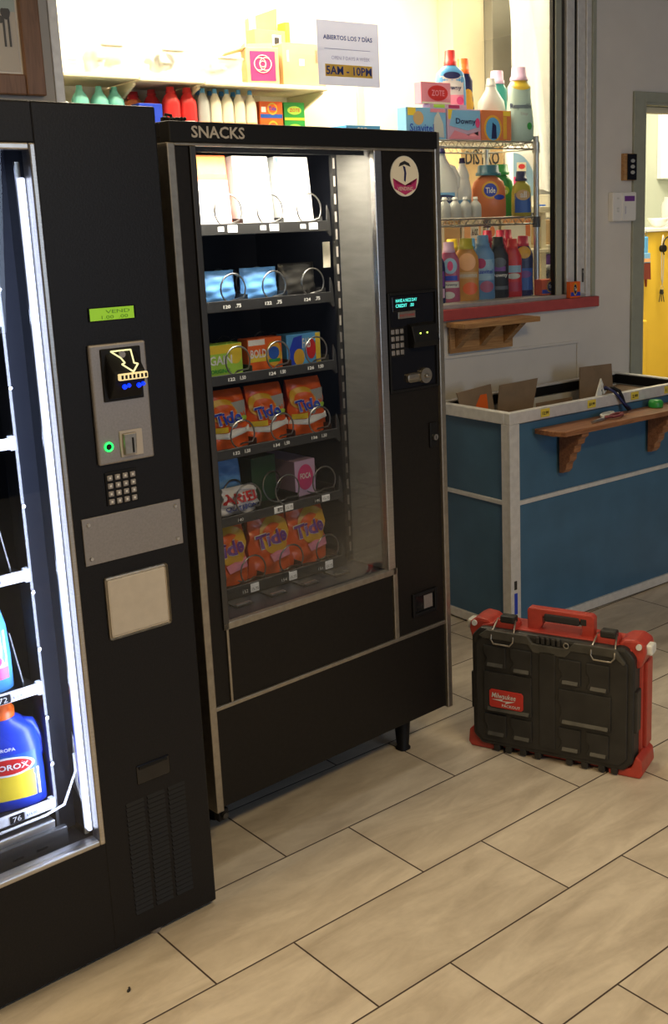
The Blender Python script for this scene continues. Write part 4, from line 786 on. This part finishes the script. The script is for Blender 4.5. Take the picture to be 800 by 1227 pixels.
b = MB(); b.box(.44, 1.14, .46, .95, 1.615, 1.644, 'cream_paint', .003); b.box(.44, 1.14, .46, .95, 1.425, 1.444, 'cream_paint', .003); b.box(.46,.49,.48,.51,0,1.615,'cream_paint'); b.box(1.09,1.12,.48,.51,0,1.615,'cream_paint'); b.box(.46,.49,.90,.93,0,1.615,'cream_paint'); b.box(1.09,1.12,.90,.93,0,1.615,'cream_paint'); tag(b.build('storage_table', frame=WALL), 'cream stand behind the wire rack carrying the lettered carton and white jug', 'table')
for k, (u, w_, bd, lab, pr) in enumerate(((.555,.12,'p_tan','plain tan carton under the stand, left of the labelled ones',()),(.690,.125,'p_cream','cream carton with white and orange label under the stand behind the rack',(('rect',-.4,.4,.35,.85,'p_peach'),('rect',-.1,.3,.4,.8,'p_white'),('text','16 OZ',-.05,.5,.3,.2,'black_text'))),(.810,.085,'p_cream','narrow cream carton with red print under the stand',(('rect',-.4,.4,.35,.85,'p_white'),('ell',0,.6,.2,.16,'p_faded_orange'))),(.965,.190,'p_cream','wide carton with red and orange ends under the stand, right of the narrow one',(('rect',-.48,.48,.80,.98,'p_peach'),('rect',-.40,.40,.3,.78,'p_white'),('rect',.30,.46,.4,.9,'p_faded_orange'))))):
    carton(WALL, (u,.52,1.4445), w_, .20, .150, bd, lab, prints=pr, name='carton')
bottle(WALL, (.115,.17,ZM), .285, .075, .07, 'slim', 'p_teal', 'p_teal', 'teal bottle on the middle rack shelf beside the snack machine', rot=-.4, name='cleaner_bottle')
bottle(WALL, (.250,.19,ZM), .290, .140, .085, 'jug', 'p_white', 'p_navy', 'white bleach jug with navy cap on the middle rack shelf', rot=-.5, handle=.80, name='bleach_jug', capw=.30,
  prints=(('rect',-.45,.45,.10,.36,'p_light_blue'),('ell',.05,.27,.36,.06,'p_navy'),('text','CLOROX',-.20,.25,.50,.04,'p_white')))
bottle(WALL, (.368,.195,ZM), .245, .075, .065, 'round', 'p_white', 'p_navy', 'waisted white bottle with navy cap next to the bleach jug', rot=-.5, name='cleaner_bottle', prints=(('rect',-.45,.45,.12,.30,'p_light_blue'),('text','LIMPIO',-.3,.18,.6,.06,'p_blue')))
# flat white packs in front of the jugs
for k in range(4):
    bottle(WALL, (.205+.055*k,.115,ZM), .085, .048, .045, 'slim', 'p_pale', 'p_white', ('small white bottle at the left of the row before the bleach jug','small white bottle second in the row before the bleach jug','small white bottle third in the row before the bleach jug','small white bottle at the right of the row before the bleach jug')[k], name='small_bottle', capw=.5)
bottle(WALL, (.490,.17,ZM), .215, .150, .09, 'deter', 'p_faded_orange', 'p_deep_teal', 'wide orange detergent jug with dark teal cap on the middle rack shelf', rot=-.5, capw=.72, caph=.20, p=2.2, name='detergent_jug',
  prints=(('ell',0,.52,.25,.17,'p_gold'),('ell',0,.52,.19,.13,'p_royal'),('text','Tide',-.14,.46,.28,.11,'p_white'),('poly' if False else 'ell',.26,.38,.16,.05,'p_royal')))
bottle(WALL, (.628,.25,ZM), .222, .120, .07, 'deter', 'p_green', 'p_green', 'green detergent jug beside the orange one', rot=-.5, capw=.66, caph=.2, p=2.4, name='detergent_jug',
  prints=(('ell',.0,.50,.28,.10,'p_lime'),('ell',-.08,.56,.22,.05,'p_peach'),('text','Gain',-.18,.44,.38,.10,'p_white')))
bottle(WALL, (.652,.14,ZM), .185, .085, .07, 'deter', 'p_olive', 'p_navy', 'small yellow detergent bottle with navy cap, right end of the middle rack shelf', rot=-.5, capw=.62, caph=.22, p=3, name='detergent_bottle',
  prints=(('rect',-.42,.42,.08,.52,'p_blue'),('ell',0,.48,.36,.12,'p_tan'),('text','all',-.16,.42,.34,.14,'p_white')))
ZL = 1.2605
LB = [(.150,.115,.235,.080,.05,'soft','p_navy','p_hot_pink','dark bottle with pink cap, leftmost in the bottom row behind the glass',(('rect',-.42,.42,.30,.56,'p_purple'),('rect',-.42,.42,.10,.26,'p_lilac'),('text','Downy',-.3,.36,.6,.06,'p_white'))),
 (.230,.125,.250,.088,.05,'soft','p_soft_pink','p_lilac','pink softener bottle with lilac cap, second in the bottom row',(('ell',0,.60,.34,.13,'p_soft_sky'),('ell',0,.60,.14,.08,'p_hot_pink'),('rect',-.34,.34,.36,.44,'p_royal'),('rect',-.42,.42,.24,.34,'p_pale'),('text','Downy',-.34,.265,.68,.05,'p_navy'),('ell',-.1,.12,.3,.06,'p_pale'))),
 (.322,.125,.262,.108,.055,'soft','p_soft_orange','p_olive','orange softener bottle with yellow cap in the bottom row',(('ell',0,.62,.34,.14,'p_peach'),('rect',-.42,.42,.36,.46,'p_tan'),('text','ensueno',-.38,.38,.76,.05,'p_pale'),('ell',.1,.2,.3,.10,'p_orange'))),
 (.415,.125,.272,.100,.055,'soft','p_soft_blue','p_soft_blue','light blue softener bottle in the middle of the bottom row',(('rect',-.42,.42,.30,.62,'p_soft_sky'),('ell',-.15,.56,.22,.08,'p_magenta'),('text','Suavitel',-.38,.40,.76,.07,'p_royal'),('ell',.1,.2,.3,.09,'p_soft_pink'))),
 (.500,.125,.262,.092,.055,'soft','p_black','p_black','black softener bottle with black cap in the bottom row',(('ell',0,.58,.34,.08,'p_slate'),('rect',-.3,.3,.44,.52,'p_purple'),('text','Downy',-.38,.33,.78,.08,'p_white'),('rect',-.42,.42,.14,.20,'p_slate'))),
 (.574,.115,.252,.082,.05,'soft','p_red','p_red','red cleaner bottle with red cap in the bottom row',(('rect',-.42,.42,.42,.54,'p_soft_sky'),('ell',0,.36,.36,.05,'p_pale'),('rect',-.42,.42,.10,.26,'p_crimson'))),
 (.645,.125,.262,.090,.055,'soft','p_navy','p_crimson','dark blue bottle with crimson cap and yellow neck label, right of the bottom row',(('ell',0,.72,.34,.10,'p_gold'),('rect',-.42,.42,.10,.46,'p_blue'),('ell',0,.36,.36,.06,'p_purple'))) ]
for (u,d,h,w_,dd,st_,bo,ca,lab,pr) in LB: bottle(WALL, (u,d,ZL), h, w_, dd, st_, bo, ca, lab, rot=-.5, prints=pr, name='softener_bottle', capw=.60, caph=.17)
for k, (u, d) in enumerate(((.595,.215),(.660,.245),(.528,.225))):
    bottle(WALL, (u,d,ZL), .292, .058, .05, 'soft', 'p_crimson', 'p_crimson', ('crimson bottle behind the red cleaner bottle','crimson bottle behind the dark blue bottle at the right','crimson bottle behind the black softener bottle')[k], rot=-.5, name='softener_bottle', capw=.8, caph=.16)
for k, u in enumerate((.24,.34,.44)):
    bottle(WALL, (u,.24,ZL), .255, .080, .05, 'soft', ('p_purple','p_gold','p_sky')[k], ('p_lilac','p_yellow','p_sky')[k], ('purple softener bottle in the second bottom row','yellow-orange softener bottle in the second bottom row','sky blue softener bottle in the second bottom row')[k], rot=-.5, name='softener_bottle')
tp = (('rect',-.48,.48,.12,.36,'p_royal'),('ell',-.04,.54,.20,.38,'p_gold'),('ell',-.04,.54,.15,.30,'p_navy'),('text','Tide',-.14,.44,.22,.22,'p_white'))
carton(WALL, (.728,.036,1.2625), .110, .05, .068, 'p_orange', 'orange detergent box on the sill beside the rack post', name='detergent_box', prints=tp)
carton(WALL, (.828,.036-.034-.07,1.2465), .100, .045, .068, 'p_orange', 'orange detergent box on the sill against the aluminium frame', name='detergent_box', prints=tp) if False else carton(WALL, (.815,-.028,1.2465), .060, .026, .070, 'p_orange', 'orange detergent box on the sill against the aluminium frame', name='detergent_box', prints=tp)
b = MB(); b.box(.775,.812,-.0005,.0005,0,.028,'yellow_tag'); b.text('3.75',.780,.008,.026,.012,'black_text',yb=-.0005); o = b.build('price_card', frame=WALL, at=(0,.0505,1.331)); tag(o,'small yellow price card standing on the orange detergent box','price tag')

# things deeper in the back room, right of the rack
def slab(u0,u1,d0,d1,z0,z1,m,name,label,cat,bev=.003): b = MB(); b.box(u0,u1,d0,d1,z0,z1,m,bev); return tag(b.build(name, frame=WALL), label, cat)
CT = thing('work_counter', 'white counter with an open shelf seen through the right side of the window', 'counter', WALL)
b = MB(); b.box(1.16,1.74,.55,.95,1.440,1.458,'cream_paint',.003); b.build('worktop', CT)
b = MB(); b.box(1.16,1.74,.55,.95,1.345,1.360,'white_plastic',.003); b.box(1.16,1.74,.55,.95,1.230,1.245,'white_plastic',.003); b.build('shelf_board', CT)
b = MB(); b.box(1.72,1.74,.55,.95,0,1.440,'cream_paint'); b.box(1.16,1.18,.55,.95,0,1.440,'cream_paint'); b.build('side_panel', CT)
carton(WALL, (1.245,.58,1.4585), .150, .12, .120, 'p_tan', 'tan rounded storage box on the white counter', name='storage_box')
carton(WALL, (1.24,.58,1.3605), .07, .12, .05, 'p_purple', 'purple packet on the shelf under the white counter', name='packet')
t = thing('tray_organizer', 'cream desk organizer on the lowest shelf of the white counter', 'organizer', WALL, (1.20,.57,1.2455))
b = MB(); b.prism([(0,0),(.16,0),(.16,.075),(.12,.085),(.05,.03),(0,.02)], 0, .12, 'p_cream', b=.002); b.build('tray_body', t); b = MB(); b.cyl((.03,.03,.03),(.03,.03,.07),.010,'dark_steel',12); b.cyl((.03,.03,.07),(.03,.03,.085),.005,'dark_steel',12); b.build('small_pot', t)
for k in range(4):
    b = MB(); b.loft([(0,.032,.032,2),(.055+.008*(k % 2),.036,.036,2),(.060+.008*(k % 2),.030,.030,2)],('black_satin','p_navy','black_satin','p_blue')[k],14)
    tag(b.build('jar', frame=WALL, at=(1.185+.046*k,.72,1.5865)), ('small black jar, leftmost on the cream box ledge','small navy jar, second on the cream box ledge','small black jar, third on the cream box ledge','small blue jar, rightmost on the cream box ledge')[k], 'jar')
slab(1.19,1.71,.715,.94,1.4585,1.586,'column_paint','storage_ledge','grey-beige ledge at the back of the white counter','ledge')
slab(1.24,1.70,.80,.94,1.587,1.705,'p_cream','storage_box','low cream box on the ledge behind the small jars','box')
slab(1.30,1.68,.86,1.015,1.706,1.93,'p_white','storage_box','tall white box under the hanging cloth','box')
b = MB(); pts = []
for i in range(15):
    f = i/14; z = 2.72-f*.98; x0 = 1.17+.17*f+.012*math.sin(f*9)
    pts.append([(x0+(1.60-x0)*j/10, .80+.020*math.sin(j*1.3+f*2)+.03*math.sin(f*3), z-.02*math.sin(j*.3)) for j in range(11)])
b.patch(pts, 'p_white'); b.patch([[ (p[0],p[1]+.004,p[2]) for p in r[::-1]] for r in pts], 'p_white'); tag(b.build('hanging_cloth', frame=WALL), 'white cloth hanging at a slant behind the right side of the window', 'cloth')
# support rod so the cloth hangs from something
b = MB(); b.cyl((1.10,.80,2.725),(1.66,.80,2.725),.010,'steel',12); b.cyl((1.12,.80,2.725),(1.12,.80,3.0),.005,'steel',8); b.cyl((1.64,.80,2.725),(1.64,.80,3.0),.005,'steel',8); tag(b.build('hanging_rod', frame=WALL), 'steel rod carrying the white cloth in the back room', 'rod')

# ------------------------------------------------------------------ room beyond the doorway
YC = thing('yellow_cabinet', 'bright yellow cupboard with white top seen through the doorway', 'cabinet', WALL)
b = MB(); b.box(1.96,2.90,.80,1.119,.06,1.488,'yellow_wall',.004); b.build('body', YC)
b = MB(); b.box(1.94,2.92,.78,1.119,1.489,1.510,'white_plastic',.004); b.build('top', YC)
b = MB(); b.box(2.10,2.19,.770,.7995,.10,1.0,'yellow_wall',.012,3); b.build('side_door', YC)
def over(u, z): return (u, .77, z)
t = thing('dust_brush', 'dark red brush with blue handle hanging on the yellow cupboard', 'brush', WALL, (2.165,.775,1.22))
b = MB(); b.box(-.015,.015,-.008,.008,.15,.245,'p_sky',.005); b.tube([(0,0,.245),(-.012,0,.262),(0,0,.278),(.012,0,.262),(0,0,.245)], .0025, 'steel', 6); b.build('handle', t)
b = MB(); b.prism([(-.035,.10),(.035,.10),(.030,.155),(-.030,.155)], -.010, .010, 'p_light_blue', b=.003); b.rect_on(-.03,.03,.105,.125,flat(-.010),'p_peach',e=.001); b.build('ferrule', t)
b = MB(); b.prism([(-.036,.10),(.036,.10),(.042,.005),(.012,.01),(.008,-.035),(.002,.008),(-.036,.012)], -.008, .008, 'p_brown_red', b=.002); b.build('bristles', t)
t = thing('lanyard', 'grey lanyard with a small bunch of keys hanging on the yellow cupboard', 'keys', WALL, (2.305,.77,1.02))
b = MB(); b.tube([(0,0,.45),(-.010,0,.40),(-.006,0,.20),(0,0,.17),(.006,0,.20),(.012,0,.40),(0,0,.45)], .003, 'p_silver', 6); b.build('strap', t)
b = MB(); b.tube([(.012*math.cos(i*PI/6), 0, .155+.012*math.sin(i*PI/6)) for i in range(12)], .0015, 'steel', 5, True); b.build('ring', t)
for k, a in enumerate((-.5,0,.45)):
    b = MB(); b.prism([(-.009,.145),(.009,.145),(.009,.125),(.003,.120),(.003,.075),(-.003,.075),(-.003,.120),(-.009,.125)], -.001+.003*k, .001+.003*k, 'dark_steel'); o = b.build('key', t); o.rotation_euler = (0, a*.5, 0); o.location = (-a*.075, 0, 0)
t = thing('headphones', 'black headphones hanging on the yellow cupboard at the right edge', 'headphones', WALL, (2.345,.765,1.40))
b = MB(); b.tube([(.045*math.cos(PI*i/12+.2), 0, .045*math.sin(PI*i/12+.2)*1.3) for i in range(15)], .004, 'black_satin', 8); b.build('band', t)
for s_ in (-1,1): b = MB(); b.cyl((.044*s_,-.012,-.005),(.044*s_,.012,-.005),.020,'black_satin',16); b.build('ear_cup', t)
b = MB(); b.loft([(0,.05,.05,2),(.012,.07,.07,2),(.05,.125,.125,2),(.052,.118,.118,2),(.015,.06,.06,2)],'p_white',28,cap=True); tag(b.build('bowl', frame=WALL, at=(2.375,.87,1.5105)), 'white bowl on top of the yellow cupboard', 'bowl')
b = MB(); b.loft([(0,.11,.09,3),(.10,.12,.10,3),(.16,.11,.09,3),(.175,.06,.06,2)],'p_gold',24); tag(b.build('jug', frame=WALL, at=(2.275,.985,1.5105)), 'orange plastic jug standing left of the white bowl', 'jug')
b = MB(); b.loft([(0,.09,.09,2),(.13,.10,.10,2),(.15,.07,.07,2),(.17,.07,.07,2)],'clear_plastic',24); tag(b.build('plastic_jar', frame=WALL, at=(2.52,.91,1.5105)), 'clear plastic jar at the right of the white bowl', 'jar')
t = thing('wall_lamp', 'lit white vertical wall lamp beyond the doorway', 'lamp', WALL, (2.71,1.084,1.80)); b = MB(); b.box(-.06,.06,-.03,.0,0,.36,'lit_panel',.006); b.build('diffuser', t); b = MB(); b.box(-.07,.07,.0,.035,-.01,.37,'white_plastic',.003); b.build('housing', t)

# ------------------------------------------------------------------ tool case on the floor
TC = thing('tool_case', 'black and red hard plastic tool case with carry handle standing on the floor tiles', 'tool case', CASE)
CW, CH_ = .545, .405
def octo(x0, x1, z0, z1, c): return [(x0+c,z0),(x1-c,z0),(x1,z0+c),(x1,z1-c),(x1-c,z1),(x0+c,z1),(x0,z1-c),(x0,z0+c)]
b = MB(); b.prism(octo(.004,CW-.010,.020,.402,.030), .008, .085, 'case_black', b=.010)
b.prism(octo(.020,CW-.028,.038,.375,.022), .0, .02, 'case_black', b=.004)
# side clips that bulge out
b.box(-.004,.010,.02,.07,.13,.25,'case_black',.004); b.box(CW-.016,CW-.002,.02,.07,.14,.27,'case_black',.004)
b.build('front_shell', TC)
fs = TC.children[-1]
b = MB(); b.prism(octo(.010,CW-.004,.012,.398,.034), .085, .170, 'case_red', b=.008); b.build('back_shell', TC)
def pad(x0, x1, z0, z1, notch=True, top=False):
    b = MB(); w_ = x1-x0; h = z1-z0
    P = [(x0,z0+.006),(x0+.008,z0),(x1,z0),(x1,z1),(x0,z1),(x0,z0+h*.62),(x0+.010,z0+h*.45),(x0+.010,z0+h*.3)] if notch else [(x0,z0),(x1,z0),(x1,z1),(x0,z1)]
    b.prism(P, -.006, .003, 'case_black', b=.002); b.prism([(-.005,z0+.002),(-.013,z0+.002),(-.013,z0+.004),(-.005,z0+.014)], x0+.014, x1-.008, 'case_grey', plane='yz'); b.build('raised_panel', fs)  # lighter grey wedge along the bottom imitates a ledge lit from above
for a in ((.050,.125,.285,.352),(.140,.212,.278,.352),(.300,.372,.268,.345),(.390,.462,.262,.345),(.050,.125,.060,.130),(.140,.212,.060,.128),(.300,.372,.055,.128),(.390,.462,.055,.128)): pad(*a)
pad(.300,.468,.142,.250); pad(.050,.212,.142,.268, False)
b = MB(); b.prism(octo(.070,.185,.156,.214,.006), -.010, -.005, 'badge_red', b=.0015); yb = -.010
b.text('Milwaukee', .079, .188, .082, .017, 'p_pale', yb=yb, bold=.01, shear=.2); b.prism([(.080,.182),(.118,.186),(.114,.180),(.158,.184),(.124,.172),(.128,.178)], -.0112, -.0102, 'p_pale'); b.text('PACKOUT', .114, .162, .062, .009, 'p_pale', yb=yb, bold=.02); b.build('badge', TC)
b = MB(); b.box(.236,.290,-.004,.003,.05,.36,'case_black',.003); b.build('centre_rib', TC)
# bevelled top collar with recess slots under the handle
b = MB(); b.prism([(.045,.372),(.200,.372),(.216,.350),(.322,.350),(.340,.372),(.480,.372),(.505,.352),(.512,.360),(.478,.400),(.350,.400),(.330,.378),(.214,.378),(.196,.400),(.060,.400),(.034,.380)], -.004, .030, 'case_grey', b=.003)
for k in range(5): b.box(.226+.017*k,.237+.017*k,-.002,.02,.380,.400,'case_black',.002)
b.tube([(.325+.008*math.cos(i*PI/6), -.004, .388+.008*math.sin(i*PI/6)) for i in range(12)], .002, 'trim_metal', 6, True); b.build('top_collar', TC)
b = MB(); b.prism([(.030,.396),(.165,.396),(.205,.400),(.210,.412),(.375,.412),(.380,.400),(.52,.396),(.52,.405),(.470,.420),(.130,.420),(.090,.432),(.03,.415)], .034, .130, 'case_red', b=.003); b.build('top_rail', TC)
hd = bpy.data.objects.new('handle', None); COL.objects.link(hd); hd.parent = TC
bpy.data.objects.remove(hd)
b = MB(); b.prism([(.180,.405),(.216,.405),(.220,.425),(.228,.435),(.228,.462),(.352,.462),(.358,.438),(.352,.405),(.396,.405),(.396,.478),(.386,.486),(.184,.486),(.178,.478)], .055, .090, 'case_red', b=.004); hnd = b.build('handle', TC)
b = MB(); b.box(.234,.350,.050,.096,.448,.474,'rubber',.007,3); b.box(.352,.372,.0535,.06,.452,.472,'case_black',.002); b.build('grip', hnd)
for x in (.075,.402):
    b = MB(); b.prism([(x,.400),(x+.075,.400),(x+.075,.425),(x+.062,.435),(x+.012,.435),(x,.425)], .030, .085, 'case_red', b=.004); l = b.build('latch', TC)
    b = MB(); b.box(x+.020,x+.070,.028,.065,.425,.448,'case_black',.005); b.build('latch_lever', l)
    b = MB(); b.tube([(x+.012,.040,.436),(x+.002,.0,.400),(x+.002,-.008,.380),(x+.012,-.010,.368),(x+.066,-.010,.368),(x+.076,-.008,.380),(x+.076,.0,.400),(x+.070,.040,.436)], .0028, 'trim_metal', 8); b.build('wire_bail', l)
# corner bumpers
for sx, x in ((-1,.0),(1,CW)):
    for sz, z in ((1,.395),(-1,.012)):
        b = MB(); k = 1 if sx < 0 else -1
        if sz > 0:
            b.prism([(x+k*.10,.402),(x+k*.05,.436),(x+k*.015,.440),(x-k*.012,.425),(x-k*.016,.400),(x-k*.004,.360),(x+k*.012,.350),(x+k*.03,.385)], .040, .150, 'case_red', b=.007)
        else:
            b.prism([(x+k*.09,.000),(x-k*.008,.000),(x-k*.018,.014),(x-k*.014,.055),(x+k*.004,.070),(x+k*.02,.030),(x+k*.09,.016)], .020, .165, 'case_red', b=.005)
        o = b.build('corner_bumper', TC)
        b = MB(); b.cyl((x+k*.004,.034,z+sz*.022+.004),(x+k*.004,.100,z+sz*.022+.004),.009,'p_pale',12) if sz > 0 else b.cyl((x-k*.006,.120,z+.022),(x-k*.006,.172,z+.022),.010,'p_pale',12)
        if sz > 0: b.box(x-k*.020-.012, x-k*.020+.012, .060, .110, .392, .422, 'p_pale', .006)
        b.build('bumper_pin', o)
b = MB(); b.box(.05,.50,.040,.160,.004,.022,'case_red',.003)
b.build('bottom_rail', TC)
for x in (.075,.115,.165,.215,.320,.370,.425,.465):
    b = MB(); b.box(x,x+.022,.008,.045,.004,.026,'case_black',.004); b.build('hinge_knuckle', TC)
b = MB(); b.box(CW-.006,CW+.008,.10,.165,.07,.34,'case_red',.004); b.build('side_rail', TC); b = MB(); b.box(-.008,.006,.10,.165,.07,.34,'case_red',.004); b.build('side_rail', TC)

for o in TC.children:
    if o.name.startswith(('top_rail','handle')): o.location.z = -.014
    elif o.name.startswith('latch'): o.location.z = -.007
    elif o.name.startswith('corner_bumper') and max(v.co.z for v in o.data.vertices) > .2: o.location.z = -.018
TC.scale = (.962, .84, 1.0); TC.location = CASE.at(-.012, -.022, 0)
# crumb on the floor
for k, (x, y) in enumerate(((.96,-1.02),(-.15,-.19))):
    b = MB(); b.loft([(0,.010,.006,2),(.003,.012,.007,2,.001),(.005,.004,.003,2)],'rubber',8); b.loft([(0,.005,.005,2,.010,.004),(.002,.004,.004,2,.010,.004)],'rubber',8)
    tag(b.build('crumb', at=(x,y,.0002), rot=.6*k), ('tiny dark crumb on the light tiles at lower right','tiny dark crumb on the tiles before the glass-front machine')[k], 'crumb')
